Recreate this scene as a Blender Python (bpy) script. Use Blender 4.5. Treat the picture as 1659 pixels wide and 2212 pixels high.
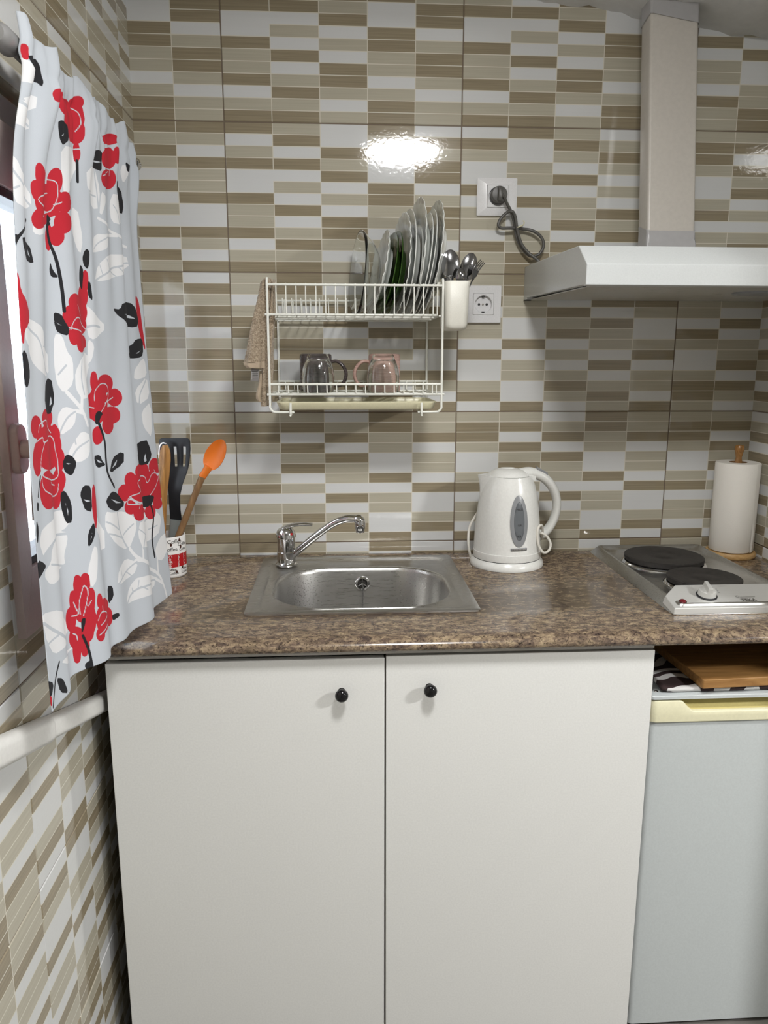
import bpy, bmesh, math, random
import numpy as np
from mathutils import Matrix, Vector, noise
random.seed(5); rng = np.random.default_rng(7)
PI = math.pi
SC = bpy.context.scene
COL = SC.collection
for o in list(bpy.data.objects): bpy.data.objects.remove(o)

# ------------------------------------------------------------------ camera, light, exposure
def setup_camera():
    cam = bpy.data.cameras.new('camera'); ob = bpy.data.objects.new('camera', cam); COL.objects.link(ob)
    yaw, pitch, roll = CAMA
    ca, sa, cb, sb, cc, sc = math.cos(pitch), math.sin(pitch), math.cos(yaw), math.sin(yaw), math.cos(roll), math.sin(roll)
    Rx = Matrix(((1,0,0),(0,ca,-sa),(0,sa,ca))); Ry = Matrix(((cb,0,sb),(0,1,0),(-sb,0,cb))); Rz = Matrix(((cc,-sc,0),(sc,cc,0),(0,0,1)))
    Rm = Rz @ Rx @ Ry                       # rows: camera axes in (x, up, -y)
    rows = [Vector((Rm[i][0], -Rm[i][2], Rm[i][1])) for i in range(3)]
    M4 = Matrix((( rows[0][0], rows[1][0], rows[2][0], CAMP[0]), (rows[0][1], rows[1][1], rows[2][1], CAMP[1]), (rows[0][2], rows[1][2], rows[2][2], CAMP[2]), (0,0,0,1)))
    ob.matrix_world = M4
    cam.sensor_fit = 'HORIZONTAL'; cam.sensor_width = 36.0; cam.lens = 1640.0 / 1659.0 * 36.0
    cam.clip_start = 0.02
    SC.camera = ob
CAMP = (0.253488, -1.901460, 1.388966); CAMA = (0.060604, 0.197277, -0.000926)
setup_camera()
LAMP_POWER = 98.0
LAMP2_POWER = 305.0
LAMP_COLOR = (1.0, 0.99, 0.975)
w = bpy.data.worlds.new('outdoors'); SC.world = w; w.use_nodes = True
w.node_tree.nodes['Background'].inputs[0].default_value = (0.80, 0.88, 1.0, 1)
w.node_tree.nodes['Background'].inputs[1].default_value = 5.0
vs = SC.view_settings
SC.display_settings.display_device = 'sRGB'
vs.view_transform = 'Standard'; vs.look = 'None'; vs.gamma = 1.0; vs.use_curve_mapping = False
vs.exposure = 0.06

# ------------------------------------------------------------------ materials
def mat(name, color=(.5,.5,.5), rough=.5, metal=0.0, **k):
    m = bpy.data.materials.new(name); m.use_nodes = True
    b = m.node_tree.nodes['Principled BSDF']
    b.inputs['Base Color'].default_value = (*color, 1); b.inputs['Roughness'].default_value = rough; b.inputs['Metallic'].default_value = metal
    for n, v in k.items(): b.inputs[n.replace('_', ' ')].default_value = v
    m.diffuse_color = (*color, 1)
    return m
def N(m, t, **k):
    n = m.node_tree.nodes.new(t)
    for a, v in k.items():
        if hasattr(n, a): setattr(n, a, v)
        else: n.inputs[a.replace('_', ' ')].default_value = v
    return n
def L(m, a, b): m.node_tree.links.new(a, b)
def bsdf(m): return m.node_tree.nodes['Principled BSDF']
def coords(m, scale=(1,1,1), rot=(0,0,0)):
    tc = N(m, 'ShaderNodeTexCoord'); mp = N(m, 'ShaderNodeMapping')
    mp.inputs['Scale'].default_value = scale; mp.inputs['Rotation'].default_value = rot
    L(m, tc.outputs['Object'], mp.inputs['Vector']); return mp.outputs['Vector']
def noise_tex(m, vec, scale, detail=3, rough=.5, dist=0):
    n = N(m, 'ShaderNodeTexNoise'); n.inputs['Scale'].default_value = scale; n.inputs['Detail'].default_value = detail
    n.inputs['Roughness'].default_value = rough; n.inputs['Distortion'].default_value = dist
    if vec is not None: L(m, vec, n.inputs['Vector'])
    return n
def ramp(m, fac, stops, interp='LINEAR'):
    r = N(m, 'ShaderNodeValToRGB'); cr = r.color_ramp; cr.interpolation = interp
    while len(cr.elements) < len(stops): cr.elements.new(0.5)
    for e, (p, c) in zip(cr.elements, stops): e.position = p; e.color = (*c, 1) if len(c) == 3 else c
    L(m, fac, r.inputs['Fac']); return r
def bump(m, height, strength=.2, dist=.001):
    b = N(m, 'ShaderNodeBump'); b.inputs['Strength'].default_value = strength; b.inputs['Distance'].default_value = dist
    L(m, height, b.inputs['Height']); L(m, b.outputs['Normal'], bsdf(m).inputs['Normal']); return b
def mixc(m, fac, a, b):
    x = N(m, 'ShaderNodeMix', data_type='RGBA')
    if hasattr(fac, 'is_linked'): L(m, fac, x.inputs['Factor'])
    else: x.inputs['Factor'].default_value = fac
    for s, v in ((x.inputs['A'], a), (x.inputs['B'], b)):
        if isinstance(v, tuple): s.default_value = (*v, 1)
        else: L(m, v, s)
    return x.outputs['Result']

def tile_mat(name, c, streak):
    m = mat(name, c, .06)
    bsdf(m).inputs['Specular IOR Level'].default_value = .55
    v = coords(m, (6, 6, 260)); n = noise_tex(m, v, 1.0, 2, .6)
    r = ramp(m, n.outputs['Fac'], [(.3, tuple(x*(1-streak) for x in c)), (.7, tuple(min(1, x*(1+streak)) for x in c))])
    L(m, r.outputs['Color'], bsdf(m).inputs['Base Color'])
    v2 = coords(m); n2 = noise_tex(m, v2, 110, 1.5, .5)
    bump(m, n2.outputs['Fac'], .13, .0008)
    return m
M = {}
M['tile_white'] = tile_mat('glazed_white_print', (.64, .65, .65), .01)
M['tile_light'] = tile_mat('glazed_sand_print', (.445, .415, .33), .05)
M['tile_dark'] = tile_mat('glazed_taupe_print', (.28, .235, .158), .12)
M['tile_line'] = tile_mat('glazed_pale_line', (.66, .63, .54), .0)
M['grout'] = mat('brown_grout', (.17, .13, .095), .8)

def steel(name, c=(.60,.60,.59), rough=.28, scale=(3,90,90)):
    m = mat(name, c, rough, 1.0); v = coords(m, scale); n = noise_tex(m, v, 6, 3, .6)
    r = ramp(m, n.outputs['Fac'], [(.3, (rough*.8,)*3), (.7, (min(1, rough*1.3),)*3)])
    L(m, r.outputs['Color'], bsdf(m).inputs['Roughness']); return m
M['steel'] = steel('brushed_steel', (.50, .495, .48), .30)
M['steel_panel'] = steel('satin_steel_panel', (.66, .66, .64), .42, (2, 60, 60)); bsdf(M['steel_panel']).inputs['Metallic'].default_value = .45
M['chrome'] = mat('chrome', (.62, .62, .62), .05, 1.0)
M['cutlery'] = mat('cutlery_steel', (.30, .30, .31), .12, 1.0)

def granite():
    m = mat('granite_laminate', (.2,.15,.1), .16)
    v = coords(m, (1, 1.0, 1)); vs_ = coords(m, (.8, 1.3, 1.3))
    n1 = noise_tex(m, vs_, 70, 6, .72, .6); n2 = noise_tex(m, v, 30, 4, .65, .4); n3 = noise_tex(m, v, 210, 3, .7)
    a = ramp(m, n1.outputs['Fac'], [(.36, (.022,.014,.012)), (.46, (.105,.070,.050)), (.54, (.26,.19,.12)), (.64, (.45,.35,.215))])
    b = ramp(m, n2.outputs['Fac'], [(.30, (.10,.075,.075)), (.50, (.20,.155,.12)), (.70, (.32,.25,.16))])
    c = mixc(m, .34, a.outputs['Color'], b.outputs['Color'])
    s = ramp(m, n3.outputs['Fac'], [(.36, (.02,.014,.012)), (.46, (1,1,1))])
    mul = N(m, 'ShaderNodeMix', data_type='RGBA', blend_type='MULTIPLY'); mul.inputs['Factor'].default_value = .75
    L(m, c, mul.inputs['A']); L(m, s.outputs['Color'], mul.inputs['B']); L(m, mul.outputs['Result'], bsdf(m).inputs['Base Color'])
    return m
M['granite'] = granite()
def wood(name, c1, c2, scale=(4, 60, 60), rough=.5):
    m = mat(name, c1, rough); v = coords(m, scale); n = noise_tex(m, v, 1.2, 5, .6, 1.2)
    r = ramp(m, n.outputs['Fac'], [(.32, c1), (.68, c2)]); L(m, r.outputs['Color'], bsdf(m).inputs['Base Color'])
    bump(m, n.outputs['Fac'], .1, .0006); return m
M['wood_board'] = wood('oiled_beech', (.25, .115, .032), (.46, .25, .085), (5, 60, 60))
M['wood_pine'] = wood('pale_pine', (.42, .24, .085), (.60, .40, .18), (30, 8, 90))
M['wood_spoon'] = wood('worn_wood', (.16, .085, .035), (.30, .17, .075), (60, 60, 6))
M['wood_oil'] = wood('varnished_wood', (.17, .075, .02), (.42, .21, .06), (80, 80, 8), .25)
def plain(name, c, rough=.5, sc=300, b=.05, **k):
    m = mat(name, c, rough, **k); n = noise_tex(m, coords(m), sc, 2)
    r = ramp(m, n.outputs['Fac'], [(.3, tuple(x*.97 for x in c)), (.7, tuple(min(1, x*1.03) for x in c))])
    L(m, r.outputs['Color'], bsdf(m).inputs['Base Color']); bump(m, n.outputs['Fac'], b, .0004); return m
M['door_white'] = plain('white_melamine', (.78, .785, .765), .42)
M['carcass'] = plain('white_carcass', (.60, .585, .56), .5)
M['edge_dark'] = mat('dark_door_edge', (.10, .085, .07), .6)
M['void'] = mat('dark_gap', (.03, .027, .024), .9)
M['plaster'] = plain('painted_plaster', (.66, .655, .64), .9, 60, .2)
M['cream_wall'] = plain('cream_paint', (.30, .295, .28), .8, 60, .1)
M['floor'] = plain('grey_floor_tile', (.20, .19, .175), .3, 8)
M['hood'] = plain('white_enamel', (.51, .53, .53), .16, 400, .02)
M['hood_side'] = M['hood']
M['hood_under'] = mat('greasy_enamel', (.50, .49, .45), .22)
def grease(m):
    v = coords(m, (1, 3.5, 1)); n = noise_tex(m, v, 26, 4, .7)
    r = ramp(m, n.outputs['Fac'], [(.30, (.07, .045, .03)), (.37, (.50, .49, .45))]); L(m, r.outputs['Color'], bsdf(m).inputs['Base Color'])
grease(M['hood_under'])
M['duct'] = plain('cream_pvc', (.53, .50, .455), .35, 120, .05)
M['tape'] = plain('grey_tape', (.40, .395, .40), .35, 60, .5)
M['kettle'] = plain('white_plastic_gloss', (.72, .725, .70), .22, 200, .02)
M['grey_plastic'] = mat('grey_plastic', (.24, .25, .26), .3)
M['gauge_dark'] = mat('gauge_window', (.12, .13, .14), .15)
M['ink_dark'] = mat('black_ink', (.02, .02, .02), .4)
M['cord_white'] = mat('white_cord', (.68, .66, .60), .4)
M['black'] = mat('black_plastic', (.012, .013, .016), .35)
M['black_gloss'] = mat('black_ceramic', (.006, .006, .007), .08)
M['hot_plate'] = mat('cast_iron', (.030, .027, .026), .62)
def iron(m):
    v = coords(m); n = noise_tex(m, v, 60, 4, .7); r = ramp(m, n.outputs['Fac'], [(.35, (.016,.014,.013)), (.75, (.040,.035,.032))]); L(m, r.outputs['Color'], bsdf(m).inputs['Base Color'])
iron(M['hot_plate'])
M['pilot'] = mat('dark_red_lens', (.13, .012, .018), .12)
M['socket'] = plain('white_socket_plastic', (.74, .74, .75), .25)
M['plug_grey'] = mat('dark_grey_rubber', (.085, .082, .075), .4)
M['brass'] = mat('nickel_pin', (.45, .43, .40), .3, 1.0)
M['rack'] = mat('white_coated_wire', (.76, .77, .71), .28)
M['tray'] = plain('cream_plastic', (.66, .63, .44), .3)
M['holder'] = plain('ivory_plastic', (.76, .75, .68), .4, 500, .05)
M['china'] = mat('white_china', (.72, .74, .71), .08, Coat_Weight=.3)
M['green_plate'] = mat('dark_green_china', (.035, .085, .014), .14)
M['glass'] = mat('clear_glass', (.97, .99, .975), .0, Transmission_Weight=1.0, IOR=1.45)
M['mug_dark'] = mat('dark_glaze', (.055, .045, .045), .12)
M['mug_pink'] = mat('pink_glaze', (.50, .33, .28), .12)
def glaze(m, a, b):
    v = coords(m, (40, 40, 500)); n = noise_tex(m, v, 1, 3, .6); r = ramp(m, n.outputs['Fac'], [(.35, a), (.65, b)]); L(m, r.outputs['Color'], bsdf(m).inputs['Base Color'])
glaze(M['mug_dark'], (.035, .027, .028), (.10, .08, .08)); glaze(M['mug_pink'], (.42, .26, .22), (.56, .38, .33))
M['china_white'] = mat('white_stoneware', (.78, .77, .75), .12)
M['red_band'] = mat('red_print', (.42, .012, .016), .15)
M['orange'] = mat('orange_silicone', (.66, .155, .010), .45)
M['turner_grip'] = mat('grey_grip', (.22, .24, .23), .45)
M['bean'] = mat('brown_print', (.06, .022, .014), .3)
def paper():
    m = mat('kitchen_paper', (.76, .735, .68), .95); v = coords(m); n = noise_tex(m, v, 420, 2)
    w_ = noise_tex(m, v, 14, 2); bump(m, n.outputs['Fac'], .35, .0012); return m
M['paper'] = paper()
def terry():
    m = mat('beige_terry', (.36, .28, .19), .95); v = coords(m); n = noise_tex(m, v, 300, 3, .7)
    r = ramp(m, n.outputs['Fac'], [(.34, (.22, .16, .10)), (.66, (.54, .44, .32))]); L(m, r.outputs['Color'], bsdf(m).inputs['Base Color'])
    bump(m, n.outputs['Fac'], 1.0, .004); bsdf(m).inputs['Sheen Weight'].default_value = .3; return m
M['terry'] = terry()
M['terry_hem'] = plain('beige_hem', (.40, .32, .23), .9, 300, .3)
M['label_grey'] = mat('grey_care_label', (.30, .29, .28), .8)
M['fridge'] = plain('white_fridge_enamel', (.56, .60, .605), .3, 300, .03)
M['fridge_trim'] = plain('yellowed_plastic', (.74, .71, .50), .35, 200, .03)
M['fridge_recess'] = plain('deep_yellow_plastic', (.70, .60, .25), .4, 200, .03)
M['rail'] = plain('white_rail_plastic', (.72, .715, .69), .28, 200, .02)
M['sash'] = plain('rosy_window_frame', (.56, .455, .435), .3, 200, .05)
M['facade'] = plain('pale_facade', (.86, .80, .76), .8, 30, .1)
M['rod_grey'] = mat('grey_rod', (.30, .30, .30), .4, .3)
def zebra():
    m = mat('zebra_print_cloth', (.7,.7,.7), .9); v = coords(m, (1, 1, 1), (0, 0, .95))
    wv = N(m, 'ShaderNodeTexWave', wave_type='BANDS'); wv.inputs['Scale'].default_value = 9; wv.inputs['Distortion'].default_value = 9; wv.inputs['Detail'].default_value = 1.2; wv.inputs['Detail Scale'].default_value = 1.1
    L(m, v, wv.inputs['Vector']); r = ramp(m, wv.outputs['Fac'], [(.0, (.035,.018,.018)), (.56, (.66,.65,.64))], 'CONSTANT'); L(m, r.outputs['Color'], bsdf(m).inputs['Base Color'])
    return m
M['zebra'] = zebra()
M['lamp'] = mat('lit_lamp_glass', (.9,.9,.9), .4)
bsdf(M['lamp']).inputs['Emission Color'].default_value = (*LAMP_COLOR, 1); bsdf(M['lamp']).inputs['Emission Strength'].default_value = LAMP_POWER
M['lamp_b'] = M['lamp'].copy(); bsdf(M['lamp_b']).inputs['Emission Strength'].default_value = LAMP2_POWER
M['lamp_base'] = mat('white_lamp_base', (.75,.75,.75), .5)

# ------------------------------------------------------------------ mesh helpers
class MB:
    def __init__(s): s.v = []; s.f = []; s.m = []; s.mi = 0
    def add(s, vs, fs, mi=None):
        b = len(s.v); s.v += [tuple(map(float, p)) for p in vs]; mi = s.mi if mi is None else mi
        for f in fs: s.f.append(tuple(b+i for i in f)); s.m.append(mi)
    def box(s, x0, x1, y0, y1, z0, z1, mi=None):
        s.add([(x0,y0,z0),(x1,y0,z0),(x1,y1,z0),(x0,y1,z0),(x0,y0,z1),(x1,y0,z1),(x1,y1,z1),(x0,y1,z1)],
              [(0,3,2,1),(4,5,6,7),(0,1,5,4),(1,2,6,5),(2,3,7,6),(3,0,4,7)], mi); return s
    def prism(s, pts, axis, a0, a1, mi=None):      # polygon pts in the two other axes (cyclic order), extruded
        n = len(pts)
        def P(p, a): return {'x': (a, p[0], p[1]), 'y': (p[0], a, p[1]), 'z': (p[0], p[1], a)}[axis]
        s.add([P(p, a0) for p in pts] + [P(p, a1) for p in pts], [tuple(range(n))[::-1], tuple(range(n, 2*n))] + [(i, (i+1) % n, n+(i+1) % n, n+i) for i in range(n)], mi); return s
    def loft(s, loops, cap0=True, cap1=True, mi=None, closed=True):
        n = len(loops[0]); vs = [p for l in loops for p in l]; fs = []
        for k in range(len(loops)-1):
            for i in range(n if closed else n-1):
                j = (i+1) % n; fs.append((k*n+i, k*n+j, (k+1)*n+j, (k+1)*n+i))
        if cap0: fs.append(tuple(range(n))[::-1])
        if cap1: fs.append(tuple((len(loops)-1)*n+i for i in range(n)))
        s.add(vs, fs, mi); return s
    def tube(s, path, r, n=10, mi=None, caps=True, closed=False):
        P = [Vector(p) for p in path]; m = len(P); loops = []
        R = r if hasattr(r, '__len__') else [r]*m
        T = []
        for i in range(m):
            a = P[(i-1) % m] if (closed or i > 0) else P[i]; b = P[(i+1) % m] if (closed or i < m-1) else P[i]
            T.append((b-a).normalized() if (b-a).length > 1e-9 else Vector((0,0,1)))
        ref = Vector((0,0,1)) if abs(T[0].z) < .9 else Vector((1,0,0)); U = (ref - T[0]*ref.dot(T[0])).normalized()
        for i in range(m):
            U = (U - T[i]*U.dot(T[i])); U = U.normalized() if U.length > 1e-6 else T[i].orthogonal().normalized(); W = T[i].cross(U)
            rr = R[i] if hasattr(R[i], '__len__') else (R[i], R[i])
            loops.append([P[i] + U*rr[0]*math.cos(2*PI*k/n) + W*rr[1]*math.sin(2*PI*k/n) for k in range(n)])
        if closed:
            b = len(s.v); s.loft(loops, False, False, mi)
            # close ring: best matching rotation
            last, first = loops[-1], loops[0]; sh = min(range(n), key=lambda q: (last[0]-first[q]).length)
            for k in range(n):
                s.f.append((b+(m-1)*n+k, b+(m-1)*n+(k+1) % n, b+(sh+k+1) % n, b+(sh+k) % n)); s.m.append(s.mi if mi is None else mi)
        else: s.loft(loops, caps, caps, mi)
        return s
    def lathe(s, prof, c=(0,0,0), axis='z', n=48, mi=None, sx=1, sy=1):
        loops = []
        for r, h in prof:
            r = max(r, 1e-5); l = []
            for k in range(n):
                a = 2*PI*k/n; x, y = r*sx*math.cos(a), r*sy*math.sin(a)
                l.append({'z': (c[0]+x, c[1]+y, c[2]+h), 'x': (c[0]+h, c[1]+x, c[2]+y), 'y': (c[0]+x, c[1]+h, c[2]-y)}[axis])
            loops.append(l)
        closed_p = abs(prof[0][0]-prof[-1][0]) < 1e-9 and abs(prof[0][1]-prof[-1][1]) < 1e-9
        s.loft(loops, not closed_p, not closed_p, mi); return s
    def sphere(s, c, r, n=20, mi=None, sc=(1,1,1)):
        pr = [(r*math.sin(PI*k/12), -r*math.cos(PI*k/12)) for k in range(13)]
        b = len(s.v); s.lathe(pr, (0,0,0), 'z', n, mi)
        for i in range(b, len(s.v)): p = s.v[i]; s.v[i] = (c[0]+p[0]*sc[0], c[1]+p[1]*sc[1], c[2]+p[2]*sc[2])
        return s
    def grid(s, fn, nu, nv, mi=None):
        vs = [fn(i/nu, j/nv) for j in range(nv+1) for i in range(nu+1)]
        s.add(vs, [(j*(nu+1)+i, j*(nu+1)+i+1, (j+1)*(nu+1)+i+1, (j+1)*(nu+1)+i) for j in range(nv) for i in range(nu)], mi); return s
    def rot(s, M4, b=0):
        for i in range(b, len(s.v)): s.v[i] = tuple(M4 @ Vector(s.v[i]))
        return s

ORG = {}
def tag(o, label=None, cat=None, group=None, kind=None):
    if label: o['label'] = label
    if cat: o['category'] = cat
    if group: o['group'] = group
    if kind: o['kind'] = kind
    return o
def empty(name, loc, label, cat, group=None, rot=(0,0,0)):
    o = bpy.data.objects.new(name, None); COL.objects.link(o); o.empty_display_size = .02
    o.location = loc; o.rotation_euler = rot; ORG[o] = Vector(loc) if tuple(rot) == (0,0,0) else Vector((0,0,0))
    return tag(o, label, cat, group)
def obj(name, mb, mats, parent=None, bevel=0, seg=3, smooth=40, local=False, solid=0, sub=0, label=None):
    if not isinstance(mats, (list, tuple)): mats = [mats]
    org = Vector((0,0,0)) if (parent is None or local) else ORG.get(parent, Vector((0,0,0)))
    me = bpy.data.meshes.new(name)
    me.from_pydata([tuple(Vector(p)-org) for p in mb.v], [], mb.f)
    for m in mats: me.materials.append(M[m] if isinstance(m, str) else m)
    me.polygons.foreach_set('material_index', mb.m); me.update()
    bm = bmesh.new(); bm.from_mesh(me); bmesh.ops.recalc_face_normals(bm, faces=bm.faces[:]); bm.to_mesh(me); bm.free()
    if smooth:
        me.polygons.foreach_set('use_smooth', [True]*len(me.polygons)); me.set_sharp_from_angle(angle=math.radians(smooth))
    o = bpy.data.objects.new(name, me); COL.objects.link(o)
    if parent is not None: o.parent = parent
    ORG[o] = org
    if solid: md = o.modifiers.new('thick', 'SOLIDIFY'); md.thickness = solid; md.offset = 0
    if bevel:
        md = o.modifiers.new('edge', 'BEVEL'); md.width = bevel; md.segments = seg; md.limit_method = 'ANGLE'; md.angle_limit = math.radians(40); md.harden_normals = False
    if sub: md = o.modifiers.new('sub', 'SUBSURF'); md.levels = sub; md.render_levels = sub
    if label: o['label'] = label
    return o
def struct(name, *a, **k): return tag(obj(name, *a, **k), kind='structure')
def copy_tree(o, parent=None):
    c = o.copy(); COL.objects.link(c)
    if parent is not None: c.parent = parent
    ORG[c] = ORG.get(o)
    for ch in [x for x in bpy.data.objects if x.parent == o]: copy_tree(ch, c)
    return c
def rrect(cx, cy, hw, hh, r, n=8, z=0):
    r = min(r, hw-1e-4, hh-1e-4); out = []
    for q, (sx, sy) in enumerate(((1,1),(-1,1),(-1,-1),(1,-1))):
        for k in range(n+1):
            a = PI/2*q + PI/2*k/n; out.append((cx+sx*(hw-r)+r*math.cos(a), cy+sy*(hh-r)+r*math.sin(a), z))
    return out
def smooth_path(pts, per=6, closed=False):
    P = [Vector(p) for p in pts]; n = len(P); out = []
    for i in range(n if closed else n-1):
        g = lambda k: P[k % n] if closed else P[max(0, min(n-1, k))]
        a, b, c, d = g(i-1), g(i), g(i+1), g(i+2)
        for k in range(per):
            t = k/per; out.append(.5*((2*b)+(c-a)*t+(2*a-5*b+4*c-d)*t*t+(3*b-a-3*c+d)*t**3))
    if not closed: out.append(P[-1])
    return out
def text_mb(body, size, mapfn, bold=0.0):
    cu = bpy.data.curves.new('t', 'FONT'); cu.body = body; cu.size = size; cu.align_x = 'CENTER'; cu.align_y = 'CENTER'; cu.offset = bold; cu.resolution_u = 3
    o = bpy.data.objects.new('t', cu); COL.objects.link(o); dg = bpy.context.evaluated_depsgraph_get(); me = bpy.data.meshes.new_from_object(o.evaluated_get(dg))
    mb = MB(); mb.add([mapfn(v.co.x, v.co.y) for v in me.vertices], [tuple(p.vertices) for p in me.polygons])
    bpy.data.objects.remove(o); bpy.data.curves.remove(cu); bpy.data.meshes.remove(me); return mb
def joinmb(*ms):
    r = MB()
    for k, m in enumerate(ms): r.add(m.v, m.f, k)
    return r

# ------------------------------------------------------------------ room shell
P_ = ['DWLDWWDLLDWLD','LDWDWLWDWLDLD','WWDLDWLWDDLWL','DLDWWDDLLWLDD','WDLDDWLDDLWLL']
Q_ = ['WDLWWDWLLWDLL','DWWLLWDWWLLDD','LDLWDWLLDWDLW','WLDLWLWDLDWDL','DWLLWDLWWLDDL']
V_ = [Q_[0][::-1], Q_[1][::-1], Q_[3][::-1], Q_[2][::-1], Q_[4][::-1]]
B1 = [Q_[0], Q_[1], Q_[2], Q_[3], Q_[4]]
def r180(p): return [c[::-1] for c in p[::-1]]
PR, QR, VR = r180(P_), r180(Q_), r180(V_)
TW, TH, ZR0 = .55, .3317, 1.9258
CWD, RHT = TW/5, TH/13
# print of each ceramic tile: rows from the ceiling down (row 0 is the first below z = ZR0)
BACK = {-2: [Q_, P_, V_, P_], -1: [P_, P_, P_, Q_], 0: [PR, P_, Q_, QR], 1: [P_, PR, V_, VR], 2: [V_, QR, QR, QR], 3: [V_, VR, Q_, PR], 4: [QR, Q_, Q_, P_], 5: [P_]*4, 6: [P_]*4}
def tiled(name, a0, a1, ja, z0, z1, place, prints, cuts=None, hole=None):
    """tiled wall: a runs along the wall, ja is a joint position; place(a, z, d) -> point, d < 0 is into the wall"""
    G, LW, BV = .0011, .0009, .0014
    def axis(lo, hi, j, big, small, cnt):
        pos = []                                  # (coord, depth, kind, index) boundaries
        k0 = math.floor((lo-j)/big)-1; k = k0
        segs = []
        while j+k*big < hi+big:
            b = j+k*big
            segs.append((b-G, b+G, 'g', None))
            segs.append((b+G, b+G+BV, 'b', (k, 0)))
            for c in range(cnt):
                s0 = b+c*small + (G+BV if c == 0 else LW); s1 = b+(c+1)*small - (G+BV if c == cnt-1 else LW)
                segs.append((s0, s1, 'c', (k, c)))
                if c < cnt-1: segs.append((s1, s1+2*LW, 'l', (k, c)))
            segs.append((b+big-G-BV, b+big-G, 'b', (k, cnt-1)))
            k += 1
        out = []
        for s in segs:
            x0, x1 = max(s[0], lo), min(s[1], hi)
            if x1 > x0+1e-6: out.append((x0, x1, s[2], s[3], s[0], s[1]))
        return out
    def split(segs, edges):
        for e in edges:
            r = []
            for s in segs:
                if s[0]+1e-6 < e < s[1]-1e-6: r.append((s[0], e)+s[2:]); r.append((e, s[1])+s[2:])
                else: r.append(s)
            segs = r
        return segs
    A = axis(a0, a1, ja, TW, CWD, 5); Zs = axis(z0, z1, ZR0 - 20*TH, TH, RHT, 13)
    if hole: A = split(A, hole[:2]); Zs = split(Zs, hole[2:])
    def bounds(segs):
        xs = [segs[0][0]]+[s[1] for s in segs]; d = []
        for i in range(len(xs)):
            l = segs[i-1][2] if i else segs[0][2]; r = segs[i][2] if i < len(segs) else segs[-1][2]
            d.append(-.0016 if 'g' in (l, r) else 0)
        return xs, d
    xa, da = bounds(A); xz, dz = bounds(Zs)
    na = len(xa); mb = MB()
    vs = [place(a, z, min(da[i], dz[j])) for j, z in enumerate(xz) for i, a in enumerate(xa)]
    fs, ms = [], []
    KM = {'W': 0, 'L': 1, 'D': 2}
    for j, sz in enumerate(Zs):
        for i, sa in enumerate(A):
            if hole and hole[0] < (sa[0]+sa[1])/2 < hole[1] and hole[2] < (sz[0]+sz[1])/2 < hole[3]: continue
            if sa[2] == 'g' or sz[2] == 'g': mi = 4
            else:
                ka, ca = sa[3]; kz, cz = sz[3]
                row = 19 - kz                      # 0 = first row under ZR0
                pr = prints(ka, row)
                g = lambda c, r: pr[max(0, min(4, c))][max(0, min(12, r))]
                r_ = 12 - cz
                if sa[2] == 'l' and sz[2] != 'l':
                    x, y = g(ca, r_), g(ca+1, r_); mi = 0 if x == y == 'W' else 3
                elif sz[2] == 'l' and sa[2] != 'l':
                    x, y = g(ca, r_), g(ca, r_-1); mi = 0 if x == y == 'W' else 3
                elif sa[2] == 'l': mi = 3
                else: mi = KM[g(ca, r_)]
            fs.append((j*na+i, j*na+i+1, (j+1)*na+i+1, (j+1)*na+i)); ms.append(mi)
    mb.v = vs; mb.f = fs; mb.m = ms
    return struct(name, mb, ['tile_white', 'tile_light', 'tile_dark', 'tile_line', 'grout'], smooth=0)
XL, XR, YF = -.205, 1.316, -3.3
tiled('wall_back', XL-.002, XR+.002, 0.0, -.01, 2.42, lambda a, z, d: (a, -d, z), lambda k, r: BACK.get(r, [P_]*4)[max(0, min(3, k+1))])
LW_ = {-1: [P_, P_], 0: [Q_, PR], 1: [VR, Q_], 2: [V_, PR], 3: [V_, VR], 4: [Q_, QR], 5: [P_, V_], 6: [Q_, P_]}
WY0, WY1, WZ0, WZ1 = -.803, -.17, 1.098, 1.62
tiled('wall_left', YF, 0.002, -.305, -.01, 2.42, lambda a, z, d: (XL+d, a, z), lambda k, r: LW_.get(r, [P_, Q_])[(k+1) % 2] if k < 0 else (V_, Q_, P_, V_, QR)[r % 5], hole=(WY0, WY1, WZ0, WZ1))
# right wall: first column by the corner is cut
def rwall(k, r): return {1: Q_, 2: V_, 3: VR, 4: Q_, 0: QR}.get(r, P_) if k % 2 else {1: VR, 2: QR, 3: VR, 0: P_}.get(r, Q_)
tiled('wall_right', 0-.002, .80, .22, -.01, 2.42, lambda a, z, d: (XR-d, -a, z), rwall)
XE = 3.6
mb = MB(); mb.box(XL-.1, XE+.1, YF-.1, YF, -.1, 2.6); struct('wall_front', mb, 'cream_wall')
mb = MB(); mb.box(XE, XE+.1, YF, -.7, -.1, 2.6); struct('wall_far', mb, 'cream_wall')
mb = MB(); mb.box(XR+.004, XE, -.7995, -.70, -.1, 2.6); struct('wall_beside', mb, 'cream_wall')
mb = MB(); mb.box(XL-.1, XE+.1, YF-.1, .1, -.1, 0); struct('floor', mb, 'floor')
def ceil_z(x, y): return 2.191 - .128*(min(x, 1.42)-.76) - .012*y + (.004*math.sin(x*31)+.003*math.sin(x*83+1))*(1 if y > -.02 else 0)
mb = MB(); nx = 150
mb.grid(lambda u, v: (XL-.05+u*(XE-XL+.1), (.05, -.012, YF-.05)[int(round(v*2))], ceil_z(XL-.05+u*(XE-XL+.1), (.05, -.012, YF-.05)[int(round(v*2))])), nx, 2)
mb.grid(lambda u, v: (XL-.05+u*(XE-XL+.1), .05 if v < .5 else YF-.05, 2.62), 1, 1)
struct('ceiling', mb, 'plaster')

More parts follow.
